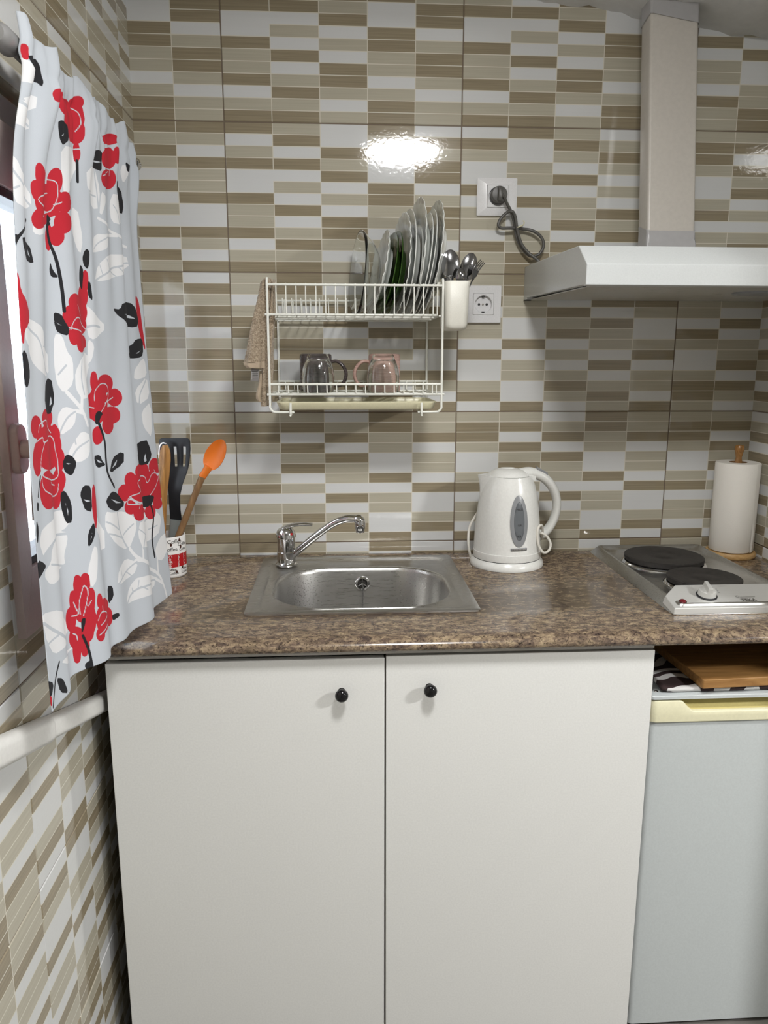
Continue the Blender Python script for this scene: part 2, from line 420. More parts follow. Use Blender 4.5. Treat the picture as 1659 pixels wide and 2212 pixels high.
# window in the left wall
win = bpy.data.objects.new('window_1', None); COL.objects.link(win); win['kind'] = 'structure'; ORG[win] = Vector((0,0,0))
FO = (WY0-.042, WY1+.042, WZ0-.100, WZ1+.085)
mb = MB(); xf = XL+.012
for pts in ([(FO[0], FO[2]), (FO[1], FO[2]), (WY1, WZ0-.006), (WY0, WZ0-.006)], [(FO[1], FO[2]), (FO[1], FO[3]), (WY1, WZ1), (WY1, WZ0-.006)], [(FO[1], FO[3]), (FO[0], FO[3]), (WY0, WZ1), (WY1, WZ1)], [(FO[0], FO[3]), (FO[0], FO[2]), (WY0, WZ0-.006), (WY0, WZ1)]):
    m_ = MB(); m_.loft([[(x, p[0], p[1]) for p in pts] for x in (XL-.05, xf)]); obj('frame_member', m_, 'sash', win, bevel=.0008, seg=2)
mb = MB()
for q in ((WY0+.001, WY1-.001, WZ0-.005, WZ0+.006), (WY0+.001, WY1-.001, WZ1-.012, WZ1)): mb.box(XL-.04, XL+.006, *q)
obj('glazing_bead', mb, 'black', win, bevel=.001)
mb = MB(); mb.box(XL-.022, XL-.016, WY0-.002, WY1+.002, WZ0-.004, WZ1+.002); obj('window_pane', mb, 'glass', win)
mb = MB(); hy, hz = WY0-.021, 1.268
mb.loft([[(XL+x, hy+p[0], hz+p[1]) for p in rrect(0, 0, .0165-i, .0345-i, .014)] for x, i in ((.012, 0), (.021, 0), (.023, .0015))])
mb.tube([(XL+.020, hy, hz), (XL+.046, hy, hz)], .0132, 28)
mb.tube(smooth_path([(XL+.036, hy, hz), (XL+.036, hy, hz-.02), (XL+.034, hy, hz-.06), (XL+.032, hy, hz-.10)], 5), [(.005, .009)]*16, 14)
obj('window_handle', mb, 'sash', win, smooth=40)
# the pale facade across the light well
mb = MB(); mb.box(-1.75, -1.65, -3.5, 1.5, -.1, 3.2); o = struct('facade_wall', mb, 'facade')
# ------------------------------------------------------------------ ceiling lamp
t = empty('ceiling_lamp', (.525, -1.37, ceil_z(.525, -1.37)), 'round white dome lamp lit on the ceiling behind the camera', 'lamp')
z = ceil_z(.525, -1.37)
mb = MB(); mb.lathe([(0, -.022), (.155, -.022), (.157, 0.0), (0, 0.0)], (.525, -1.37, z+.0)); obj('lamp_base', mb, 'lamp_base', t)
mb = MB(); mb.lathe([(0, -.056), (.06, -.0545), (.10, -.050), (.132, -.040), (.149, -.022), (0, -.022)], (.525, -1.37, z)); obj('lamp_shade', mb, 'lamp', t)

lx, ly = 2.45, -2.05; z = ceil_z(lx, ly)
t = empty('ceiling_lamp', (lx, ly, z), 'second round white dome lamp, on the ceiling of the open room to the right', 'lamp')
mb = MB(); mb.lathe([(0, -.022), (.155, -.022), (.157, 0.0), (0, 0.0)], (lx, ly, z)); obj('lamp_base', mb, 'lamp_base', t)
mb = MB(); mb.lathe([(0, -.056), (.06, -.0545), (.10, -.050), (.132, -.040), (.149, -.022), (0, -.022)], (lx, ly, z)); obj('lamp_shade', mb, 'lamp_b', t)

# ------------------------------------------------------------------ base cabinet
CX0, CX1, CF = -.166, .838, -.60
t = empty('sink_cabinet', (.335, -.3, 0), 'white two door base cabinet under the sink with black round knobs', 'cabinet')
mb = MB()
mb.box(CX0, CX0+.018, CF+.02, -.02, .06, .872); mb.box(CX1-.018, CX1, CF+.02, -.02, .06, .872)
mb.box(CX0+.018, CX1-.018, CF+.02, -.02, .06, .078); mb.box(CX0+.018, CX1-.018, -.032, -.02, .078, .872)
mb.box(CX0, CX1, CF+.004, CF+.022, .8635, .8725); mb.box(.327, .343, CF+.03, -.03, .078, .80)
obj('body', mb, 'carcass', t, bevel=.0006)
mb = MB(); mb.box(CX0, CX1, CF+.06, CF+.075, 0, .06); obj('plinth', mb, 'carcass', t)
mb = MB(); mb.box(.800, .803, CF+.018, CF+.026, .838, .8735); mb.lathe([(0, 0), (.004, 0), (.004, .004), (0, .004)], (.8015, CF+.018, .840), 'y', 12); obj('hinge_bracket', mb, 'chrome', t)
for k, (x0, x1, zt, kx, kz) in enumerate(((CX0, .3335, .8570, .255, .7935), (.3365, CX1, .8605, .4165, .7985))):
    mb = MB(); mb.box(x0, x1, CF, CF+.017, .03, zt)
    d = obj('door', mb, 'door_white', t, bevel=.0009, seg=2)
    e = .0006
    for q in ((x0-e, x0+.0006, .03, zt), (x1-.0006, x1+e, .03, zt)):
        mb = MB(); mb.box(q[0], q[1], CF+.002, CF+.0168, q[2], q[3]); obj('edge_band', mb, 'edge_dark', d)
    mb = MB(); mb.lathe([(0, -.027), (.005, -.0268), (.0096, -.0245), (.0120, -.020), (.0122, -.0165), (.010, -.012), (.006, -.009), (.0055, -.004), (.0075, 0), (0, 0)], (kx, CF, kz), 'y', 40)
    obj('knob', mb, 'black_gloss', d, label='round glossy black knob')

# ------------------------------------------------------------------ worktop with rolled front edge, cut out for the sink
WT0, WT1 = -.171, XR-.001
def top_profile(y_off=0):
    pr = [(-.006, .8735), (-.6, .8735), (-.6125, .8745), (-.6210, .8785), (-.6245, .8845), (-.622, .890), (-.615, .8965), (-.604, .8995), (-.59, .900)]
    return pr
SX0, SX1, SY0, SY1 = .10, .50, -.455, -.085       # hole
t = None
mb = MB()
prof = top_profile()
loops = []
def edge_loop(x, shr, lift=0): return [(x, y if y > -.3 else y + shr*(1 if y < -.59 else .9), z_) for y, z_ in prof] 
def slab(x0, x1, y_back, yfront=None):
    pts = [(y_back, .8735)] + prof[1:] + [(y_back, .900)] if yfront is None else [(y_back, .8735), (yfront, .8735), (yfront, .900), (y_back, .900)]
    mb.prism(pts, 'x', x0, x1)
# one continuous skin: front strip, side strips and back strip around the cut-out
ys_top = [-.59, -.53, SY0, SY1, -.002]
xs_top = [WT0+.028, SX0, SX1, WT1]
for i in range(3):
    for j in range(1, 4):
        if i == 1 and j == 2: continue
        for zz in (.900, .8735): mb.add([(xs_top[i], ys_top[j], zz), (xs_top[i+1], ys_top[j], zz), (xs_top[i+1], ys_top[j+1], zz), (xs_top[i], ys_top[j+1], zz)], [(0,1,2,3)])
    mb.add([(xs_top[i], -.59, .9), (xs_top[i+1], -.59, .9), (xs_top[i+1], -.53, .9), (xs_top[i], -.53, .9)], [(0,1,2,3)])
    mb.add([(xs_top[i], -.59, .8735), (xs_top[i+1], -.59, .8735), (xs_top[i+1], -.53, .8735), (xs_top[i], -.53, .8735)], [(0,1,2,3)])
for a, b in ((SX0, SX1),):
    mb.add([(a, SY0, .8735), (b, SY0, .8735), (b, SY0, .9), (a, SY0, .9)], [(0,1,2,3)]); mb.add([(a, SY1, .8735), (b, SY1, .8735), (b, SY1, .9), (a, SY1, .9)], [(0,1,2,3)])
    for x in (a, b): mb.add([(x, SY0, .8735), (x, SY1, .8735), (x, SY1, .9), (x, SY0, .9)], [(0,1,2,3)])
for i in range(3):
    for k in range(1, len(prof)-1):
        (ya, za), (yb, zb) = prof[k], prof[k+1]
        if k == 1: ya_, za_ = -.59, .8735; mb.add([(xs_top[i], -.59, .8735), (xs_top[i+1], -.59, .8735), (xs_top[i+1], ya, za), (xs_top[i], ya, za)], [(0,1,2,3)])
        mb.add([(xs_top[i], ya, za), (xs_top[i+1], ya, za), (xs_top[i+1], yb, zb), (xs_top[i], yb, zb)], [(0,1,2,3)])
# left end: rounded corner of radius 28 mm by sweeping the nose profile
cx, cy, rr = WT0+.028, -.59+.0, .028
nose = [(y+.59, z_) for y, z_ in prof[1:]]           # offset outwards (negative)
rings = []
for k in range(9):
    a = PI/2*k/8                                      # 0: facing -y, 90: facing -x
    rings.append([(cx - math.sin(a)*(-(o_))*.82, cy - math.cos(a)*(-(o_)), z_) for o_, z_ in nose])
rings.append([(cx - (-o_)*.82, -.002, z_) for o_, z_ in nose])
mb.loft(rings, False, False, closed=False)
bmw = bmesh.new()
o = obj('worktop', mb, 'granite', None, smooth=50)
bmw.from_mesh(o.data); bmesh.ops.remove_doubles(bmw, verts=bmw.verts[:], dist=.0003); bmesh.ops.recalc_face_normals(bmw, faces=bmw.faces[:]); bmw.to_mesh(o.data); bmw.free()
tag(o, 'speckled brown granite look worktop with a rounded front edge', 'worktop')

# ------------------------------------------------------------------ sink
t = empty('sink', (.30, -.26, .9), 'inset stainless steel sink with one oval bowl set in the brown worktop', 'sink')
n = 10
def rl(x0, x1, y0, y1, r, z): return rrect((x0+x1)/2, (y0+y1)/2, (x1-x0)/2, (y1-y0)/2, r, n, z)
X0, X1, Y0, Y1 = .0655, .5335, -.478, -.044
bx0, bx1, by0, by1, br = .112, .492, -.452, -.148, .118
lp = [rl(X0, X1, Y0, Y1, .008, .9002), rl(X0, X1, Y0, Y1, .008, .9035), rl(X0+.003, X1-.003, Y0+.003, Y1-.003, .008, .9052), rl(X0+.012, X1-.012, Y0+.010, Y1-.010, .012, .9050),
      rl(X0+.022, X1-.020, Y0+.016, Y1-.026, .030, .9046), rl(X0+.026, X1-.024, Y0+.019, Y1-.031, .034, .9018), rl(X0+.030, X1-.028, Y0+.021, Y1-.036, .04, .9012),
      rl(bx0-.010, bx1+.010, by0-.0035, by1+.010, br+.008, .9016), rl(bx0-.005, bx1+.005, by0-.002, by1+.005, br+.004, .9040), rl(bx0, bx1, by0, by1, br, .9040), rl(bx0+.003, bx1-.003, by0+.003, by1-.003, br-.003, .9015),
      rl(bx0+.006, bx1-.006, by0+.006, by1-.006, br-.006, .893), rl(bx0+.012, bx1-.012, by0+.012, by1-.012, br-.01, .80), rl(bx0+.018, bx1-.018, by0+.018, by1-.018, br-.015, .772),
      rl(bx0+.034, bx1-.034, by0+.034, by1-.034, br-.03, .757), rl(bx0+.06, bx1-.06, by0+.06, by1-.06, br-.05, .7535), rl(.262, .342, -.34, -.26, .0395, .7515), rl(.268, .336, -.334, -.266, .033, .7470)]
mb = MB(); mb.loft(lp, False, True); obj('basin', mb, 'steel', t, smooth=50)
of = Vector((.3075, by1-.0125, .868))
mb = MB(); mb.lathe([(.0175, -.0005), (.0172, -.0020), (.0150, -.0030), (.0140, -.0050), (.0120, -.0052), (.0108, -.0030), (.0105, .002)], of, 'y', 40); obj('overflow_ring', mb, 'chrome', t)
mb = MB(); mb.lathe([(0, -.0012), (.0118, -.0012), (.0118, .001), (0, .001)], of, 'y', 32); o = obj('overflow_hole', mb, 'void', t)
mb = MB()
for a in (90, 210, 330): mb.tube([of+Vector((0, -.005, 0)), of+Vector((.0115*math.cos(math.radians(a)), -.004, .0115*math.sin(math.radians(a))))], .0012, 8)
mb.lathe([(0, -.0085), (.0032, -.008), (.0040, -.006), (.0040, -.003), (0, -.003)], of, 'y', 24); obj('overflow_screw', mb, 'chrome', t)
mb = MB(); q0 = of+Vector((.001, -.011, -.004)); path = []
for k in range(40):
    f_ = k/39; p = (q0.x - .001*f_ + .0006*math.sin(f_*9), q0.y - .020*f_ - .004*math.sin(f_*PI), q0.z - .100*f_); mb.sphere(p, .0015, 8)
mb.tube([q0, (q0.x-.001, q0.y-.022, q0.z-.1)], .0005, 5); obj('plug_chain', mb, 'plug_grey', t)
mb = MB(); mb.lathe([(0, 0), (.022, 0), (.024, .004), (.020, .010), (.006, .013), (0, .013)], (.306, -.192, .7535)); obj('plug', mb, 'black', t)

# ------------------------------------------------------------------ tap
t = empty('kitchen_tap', (.1265, -.115, .903), 'chrome single lever mixer tap standing on the back left of the sink', 'tap')
c = (.1265, -.115, 0)
mb = MB(); mb.lathe([(0, .9045), (.0265, .9045), (.0268, .908), (.0235, .911), (.0228, .913), (.0228, .937), (.0215, .9385), (.0215, .9700), (.0225, .9715), (.0222, .9735), (0, .9735)], c, n=48); obj('body', mb, 'chrome', t)
mb = MB(); rings = []
for k in range(11):
    f_ = k/10; zc = .9737 + .024*math.sin(f_*PI/2); r = .0232*math.cos(f_*PI/2*.86)+.001
    rings.append([(c[0]-.004*f_+r*math.cos(a), c[1]+r*math.sin(a), zc + .003*math.cos(a)*f_) for a in [2*PI*i/32 for i in range(32)]])
mb.loft(rings)
lv = smooth_path([(.108, -.115, .981), (.120, -.115, .9945), (.140, -.116, 1.0015), (.162, -.118, 1.0040), (.180, -.120, 1.0045), (.1905, -.121, 1.0035)], 5)
mb.tube(lv, [((.0045 if i < 20 else .0036), .0155-.0075*min(1, i/14)) for i in range(len(lv))], 20)
obj('lever', mb, 'chrome', t, smooth=60)
mb = MB(); mb.lathe([(0, -.0025), (.0026, -.002), (.0032, 0), (0, 0)], (.1405, -.1325, .9835), 'y', 16); obj('hot_mark', mb, 'red_band', t, label='small red dot')
mb = MB(); sp = smooth_path([(.130, -.118, .917), (.148, -.122, .934), (.200, -.134, .980), (.238, -.143, 1.009), (.268, -.150, 1.022), (.290, -.155, 1.0235), (.3045, -.158, 1.021)], 6)
mb.tube(sp, [(.0098 if i < 4 else .0088)+(.0030 if i > len(sp)-6 else 0) for i in range(len(sp))], 20)
mb.lathe([(0, .992), (.0105, .992), (.0108, .999), (.0118, 1.000), (.0125, 1.012), (.0115, 1.024), (.007, 1.029), (0, 1.030)], (.303, -.1575, 0), n=28)
obj('spout', mb, 'chrome', t, smooth=60)

# ------------------------------------------------------------------ kettle
KX, KY = .6625, -.118
t = empty('electric_kettle', (KX, KY, .9), 'white electric kettle with an oval grey water gauge on the worktop beside the sink', 'kettle')
mb = MB(); mb.lathe([(0, .9005), (.0885, .9005), (.0895, .904), (.0875, .912), (.0815, .9195), (0, .9195)], (KX, KY, 0), n=64); obj('power_base', mb, 'kettle', t)
mb = MB(); mb.lathe([(0, .9193), (.0800, .9193), (.0805, .9203), (.0800, .9213), (0, .9213)], (KX, KY, 0), n=64); obj('base_gap', mb, 'black', t)
kp = [(.0, .9213), (.0815, .9213), (.0822, .925), (.0815, .938), (.0808, .9385), (.0806, .9395), (.0803, .955), (.0790, .98), (.0765, 1.010), (.0730, 1.042), (.0685, 1.072), (.0620, 1.098), (.0560, 1.112), (.0540, 1.1185), (0, 1.1185)]
def krad(z):
    for (r0, z0), (r1, z1) in zip(kp[1:], kp[2:]):
        if z0 <= z <= z1: return r0+(r1-r0)*(z-z0)/max(1e-9, z1-z0)
    return .05
mb = MB(); mb.lathe(kp, (KX, KY, 0), n=72)
# spout: a beak that leaves the upper left of the body
rings = []
for k in range(10):
    f_ = k/9; z_ = 1.026+.0945*f_; r_b = krad(min(z_, 1.113))
    xo = KX-.0735+.0035*math.sin(f_*PI)-.0022*max(0, f_-.75)*4; xb_ = KX-r_b*.45; ring = []
    wmax = r_b*.80
    for s_ in [(-1+2*i/20) for i in range(21)]:
        ring.append((xo+(xb_-xo)*abs(s_)**1.5, KY+wmax*s_*(.55+.45*abs(s_)), z_))
    ring += [(KX, KY+wmax, z_), (KX, KY-wmax, z_)]
    rings.append(ring)
mb.loft(rings)
obj('body', mb, 'kettle', t, smooth=50)
mb = MB(); mb.lathe([(.0, 1.1190), (.0500, 1.1190), (.0502, 1.1205), (.046, 1.1260), (.036, 1.1320), (.021, 1.1355), (0, 1.1365)], (KX-.002, KY, 0), n=56, sx=.98)
ld = obj('lid', mb, 'kettle', t)
mb = MB(); mb.lathe([(0, 1.1350), (.015, 1.1340), (.014, 1.1370), (0, 1.1380)], (KX-.004, KY, 0), n=24, sx=1.2, sy=.8); obj('lid_button', mb, 'kettle', ld)
mb = MB(); hp = smooth_path([(KX+.022, KY, 1.1205), (KX+.052, KY, 1.1245), (KX+.085, KY, 1.112), (KX+.110, KY, 1.083), (KX+.1195, KY, 1.047), (KX+.113, KY, 1.008), (KX+.094, KY, .978), (KX+.068, KY, .9655)], 7)
nn = len(hp); mb.tube(hp, [(.0118+.002*math.cos(i/nn*5), .0165) for i in range(nn)], 24)
mb.loft([[(KX+x_, KY+y_*w_, 1.1205+h_) for x_, y_ in ((.02,-1),(.062,-.9),(.062,.9),(.02,1))] for w_, h_ in ((.017, -.014), (.017, 0), (.012, .0095))])
obj('handle', mb, 'kettle', t, smooth=60)
mb = MB(); mb.loft([[(KX+.078+dx_*1.0, KY+y_, 1.1275-.55*dx_+h_) for dx_, y_ in ((-.012,-.010),(.014,-.010),(.014,.010),(-.012,.010))] for h_ in (-.006, .004, .0055)]); obj('switch', mb, 'grey_plastic', t, bevel=.001)
GA = math.radians(8)
def kconf(dx, z, off):                   # conform to the body, dx measured along the surface
    r = krad(z)+off; a = -PI/2+GA+dx/krad(1.02); return (KX+r*math.cos(a), KY+r*math.sin(a), z)
def oval(a, b, off0, off1, zc, n=40):
    mb = MB(); R = [[kconf(a*s*math.cos(2*PI*i/n), zc+b*s*math.sin(2*PI*i/n), o) for i in range(n)] for s, o in ((1.0, off0), (1.0, off1*.7), (.93, off1), (.6, off1), (.3, off1), (.02, off1))]
    mb.loft(R, False, True); return mb
g = obj('water_gauge', oval(.0215, .0605, -.001, .0022, 1.0205), 'grey_plastic', t)
obj('gauge_window', oval(.0125, .0455, .001, .0034, 1.0205), 'gauge_dark', g)
for tx, sz, zz in (('MAX', .0075, 1.0485), ('1.0L', .0065, 1.012), ('0.5L', .0065, .986)): obj('gauge_lettering', text_mb(tx, sz, lambda x, y: kconf(x, zz+y, .0042)), 'ink_dark', g, smooth=0)
mb = MB(); mb.grid(lambda u, v: kconf(-.0185+.037*u, .9515+.0062*v, .0012), 10, 2); bd = obj('badge', mb, 'grey_plastic', t, solid=.0012)
mb = MB()
for k in range(9): mb.grid(lambda u, v: kconf(-.0155+.0035*k+.0022*u, .9532+.0028*v, .0022), 1, 1)
obj('badge_letters', mb, 'brass', bd, smooth=0)
mb = MB(); cp = smooth_path([(KX+.080, KY-.024, .972), (KX+.078, KY-.034, .990), (KX+.072, KY-.044, 1.004), (KX+.063, KY-.050, 1.0), (KX+.060, KY-.054, .982), (KX+.064, KY-.056, .958), (KX+.076, KY-.056, .9405), (KX+.090, KY-.050, .943), (KX+.096, KY-.044, .958), (KX+.088, KY-.038, .975), (KX+.074, KY-.034, .983), (KX+.084, KY-.010, .965), (KX+.080, KY+.030, .950)], 7)
mb.tube(cp, .0031, 10)
cp = smooth_path([(KX-.060, KY+.060, 1.02), (KX-.086, KY+.030, .990), (KX-.0935, KY+.010, .962), (KX-.092, KY+.004, .935), (KX-.086, KY+.012, .914)], 7); mb.tube(cp, .0031, 10)
cp = smooth_path([(KX-.060, KY+.060, 1.02), (KX, KY+.086, .98), (KX+.060, KY+.065, .955), (KX+.080, KY+.030, .950)], 7); mb.tube(cp, .0031, 10)
obj('cord', mb, 'cord_white', t)

# ------------------------------------------------------------------ two ring hob
t = empty('electric_hob', (1.05, -.27, .9), 'stainless steel hob with two solid black hot plates at the right end of the worktop', 'hob')
HX0, HX1, HY0, HY1 = .9045, 1.2035, -.520, -.012
mb = MB()
lp = [rl(HX0, HX1, HY0, HY1, .012, .9003), rl(HX0+.002, HX1-.002, HY0+.002, HY1-.002, .012, .9035), rl(HX0+.015, HX1-.015, HY0+.010, HY1-.014, .012, .9190), rl(HX0+.019, HX1-.019, HY0+.016, HY1-.018, .012, .9195), rl(HX0+.024, HX1-.024, HY0+.02, HY1-.023, .01, .9165), rl(HX0+.034, HX1-.034, HY0+.03, HY1-.034, .012, .9115)]
mb.loft(lp, True, True); obj('tray', mb, 'steel', t, smooth=35)
# raised console at the front
def cons(x0, x1, ch):
    m_ = MB(); A = [(x0+.001, -.5205, .9005), (x1, -.5205, .9005), (x1, -.5190, .9135), (x1, -.4270, .9345), (x1, -.4200, .9115)]
    # outline of the sloping panel with the clipped left corner
    top = [(x0+.004, -.5190, .9135), (x1-.004, -.5190, .9135), (x1-.004, -.470, .9235), (x1-.042, -.4290, .9330), (x0+.042, -.4290, .9330), (x0+.004, -.470, .9235)]
    low = [(p[0]+(-.004 if p[0] < 1.05 else .004)*(1 if i in (0,1,2,5) else 1.5), p[1]+(.006 if i in (3,4) else 0)-(.0012 if i < 2 else 0), .9008 if i in (0,1) else .908) for i, p in enumerate(top)]
    m_.loft([low, top]); return m_
pn = obj('control_panel', cons(HX0, HX1, .03), 'steel_panel', t, bevel=.0012, seg=2, smooth=30)
nrm = Vector((0, -.0205/.0, 0)) if False else Vector((0, -.21, .978)).normalized()
def onpanel(x, s, h=0):           # s: metres up the slope from the front edge
    p0 = Vector((x, -.5190, .9135)); d = Vector((0, .090, .0195)).normalized(); nn_ = Vector((0, -.0195, .090)).normalized(); return p0+d*s+nn_*h
def panel_lathe(x, s, prof, n=36):
    m_ = MB(); m_.lathe(prof, (0,0,0), 'z', n); nn_ = Vector((0, -.0195, .090)).normalized(); q = Vector((0,0,1)).rotation_difference(nn_).to_matrix().to_4x4(); q.translation = onpanel(x, s); m_.rot(q); return m_
kn = obj('knob', joinmb(panel_lathe(.993, .047, [(0, .0005), (.0185, .0005), (.0178, .006), (.0168, .0135), (.0155, .0145), (0, .0145)])), 'steel_panel', t, label='silver control knob with a black skirt')
obj('knob_skirt', panel_lathe(.993, .047, [(0, 0), (.0205, 0), (.0205, .0022), (.0188, .0030), (0, .0030)]), 'black', kn)
m_ = MB(); m_.loft([[(x_*s_, y_, z_) for x_, y_ in ((-.0048,-.0165),(.0048,-.0165),(.0040,.0175),(-.0040,.0175))] for z_, s_ in ((.013, 1.25), (.0245, .85))]); q = Vector((0,0,1)).rotation_difference(Vector((0, -.0195, .090)).normalized()).to_matrix().to_4x4() @ Matrix.Rotation(math.radians(-8), 4, 'Z'); q.translation = onpanel(.993, .047); m_.rot(q); obj('knob_grip', m_, 'steel_panel', kn, bevel=.001)
pl = obj('pilot_light', panel_lathe(.9335, .024, [(0, 0), (.0068, 0), (.0062, .0035), (.003, .0055), (0, .006)]), 'pilot', t, label='dark red pilot lens')
obj('pilot_ring', panel_lathe(.9335, .024, [(.0065, 0), (.0082, 0), (.0080, .0016), (.0064, .0018)]), 'chrome', pl)
em = text_mb('TEKA', .0135, lambda x, y: onpanel(1.070+x*.92, .026+y, .0009), .0003)
em2 = MB()
for (x0, x1, s0_, s1_) in ((1.058, 1.089, .0375, .0386),): em2.add([onpanel(x0, s0_, .0009), onpanel(x1, s0_, .0009), onpanel(x1, s1_, .0009), onpanel(x0, s1_, .0009)], [(0,1,2,3)])
em3 = MB(); em3.loft([[onpanel(1.0535+r_*math.cos(a), .040+r_*math.sin(a), .0009) for a in [2*PI*i/20 for i in range(20)]] for r_ in (.0036, .0026)], False, False)
j = joinmb(em, em2, em3); j.m = [0]*len(j.f); obj('emblem', j, 'plug_grey', pn, smooth=0)
mb = MB()
for k, s_ in enumerate((.057, .064, .071)): mb.add([onpanel(1.022, s_, .0005), onpanel(1.026, s_, .0005), onpanel(1.026, s_+.0016, .0005), onpanel(1.022, s_+.0016, .0005)], [(0,1,2,3)])
obj('setting_marks', mb, 'grey_plastic', pn, smooth=0)
for (x, y, r) in ((1.0315, -.178, .0915), (1.0415, -.362, .0775)):
    mb = MB(); mb.lathe([(0, .9175), (r-.006, .9175), (r-.003, .9185), (r-.0005, .9215), (r-.0003, .9300), (r-.003, .9315), (.040, .9300), (.036, .9288), (.020, .9285), (.018, .9296), (0, .9296)], (x, y, 0), n=72)
    hp_ = obj('hot_plate', mb, 'hot_plate', t, smooth=30)
    mb = MB(); mb.lathe([(r+.006, .9116), (r+.006, .9135), (r+.0015, .9175), (r-.002, .9178), (r-.004, .9172), (r-.004, .9116)], (x, y, 0), n=72); obj('trim_ring', mb, 'chrome', hp_)

# ------------------------------------------------------------------ paper towel
t = empty('paper_towel_holder', (1.252, -.072, .9), 'turned pine paper towel holder standing in the right corner of the worktop', 'holder')
mb = MB(); mb.lathe([(0, .9005), (.058, .9005), (.0605, .904), (.0605, .910), (.058, .9145), (0, .9145)], (1.252, -.072, 0), n=56); obj('base', mb, 'wood_pine', t)
mb = MB(); mb.lathe([(0, .9140), (.0085, .9140), (.0085, 1.143), (.0075, 1.148), (.0070, 1.152), (.0095, 1.164), (.0115, 1.172), (.0112, 1.178), (.0085, 1.1825), (0, 1.184)], (1.252, -.072, 0), n=32); obj('pole', mb, 'wood_oil', t)
mb = MB(); rings = []
pr = [(.021, .9165), (.0505, .9165), (.0525, .919), (.0530, 1.02), (.0528, 1.138), (.0515, 1.1400), (.021, 1.1400)]
for r, z_ in pr:
    rings.append([(1.252+(r+(.0006*math.sin(5*a+z_*60)+.0005*math.sin(9*a-z_*33) if r > .05 else 0))*math.cos(a), -.072+(r+(.0006*math.sin(5*a+z_*60) if r > .05 else 0))*math.sin(a), z_) for a in [2*PI*i/72 for i in range(72)]])
rings.append(rings[0]); mb.loft(rings, False, False)
a0_ = math.radians(-62)
mb.grid(lambda u, v: (1.252+(.0535+.0008*math.sin(v*9)*u)*math.cos(a0_+u*.16), -.072+(.0535+.0008*math.sin(v*9)*u)*math.sin(a0_+u*.16), .9175+.2215*v), 4, 20)
o = obj('paper_towel_roll', mb, 'paper', None, smooth=50); tag(o, 'roll of white embossed kitchen paper on the wooden holder', 'paper towel')
mb = MB(); mb.lathe([(.0195, .9170), (.0208, .9170), (.0208, 1.1405), (.0195, 1.1405), (.0195, .9170)], (1.252, -.072, 0), n=40); obj('cardboard_core', mb, 'wood_spoon', o)

# ------------------------------------------------------------------ utensil mug
MX, MY, MR = -.1415, -.170, .0405
t = empty('utensil_mug', (MX, MY, .9), 'white mug with a red band and the word Coffee, holding cooking utensils', 'mug')
mb = MB(); mb.lathe([(0, .9005), (MR-.003, .9005), (MR-.0005, .9030), (MR, .906), (MR, .992), (MR-.001, .9955), (MR-.003, .9955), (MR-.0045, .992), (MR-.0045, .9085), (0, .906)], (MX, MY, 0), n=64); body = obj('body', mb, 'china_white', t)
def mconf(dx, z, off=.0004, a0=-62): a = math.radians(a0)+dx/MR; return (MX+(MR+off)*math.cos(a), MY+(MR+off)*math.sin(a), z)
mb = MB(); mb.grid(lambda u, v: mconf(-.12+.24*u, .926+.030*v, .0003), 60, 2); obj('red_band', mb, 'red_band', body)
def mtext(s, size, dx, z, vert=False, a0=-62): return text_mb(s, size, (lambda x, y: mconf(dx+y, z-x, .0007, a0)) if vert else (lambda x, y: mconf(dx+x, z+y, .0007, a0)))
def flat(*ms): j = joinmb(*ms); j.m = [0]*len(j.f); return j
for sz, dx, zz in ((.0125, .005, .9855), (.0105, .026, .9775), (.0115, -.005, .9680), (.008, .026, .9655), (.0085, -.006, .9205), (.0085, -.001, .9120), (.0075, .028, .9195), (.0075, .029, .9115)): obj('dark_lettering', mtext('Coffee', sz, dx, zz), 'ink_dark', body, smooth=0)
for tx, sz, dx in (('Coffee', .0105, -.007), ('Coffee Coffee', .0055, .012), ('Coffee Coffee', .0055, .028)): obj('pale_lettering', mtext(tx, sz, dx, .941, True), 'china_white', body, smooth=0)
for dx, z_ in ((-.004, .979), (.017, .9885), (.0195, .9715), (-.013, .957), (.006, .915), (.0225, .9235)):
    mb = MB(); mb.loft([[mconf(dx+s*.0026*math.cos(a)*1.0, z_+s*.0038*math.sin(a), .0003+.0007*(1-s)) for a in [2*PI*i/16 for i in range(16)]] for s in (1, .7, .1)])
    obj('bean_print', mb, 'bean', body)
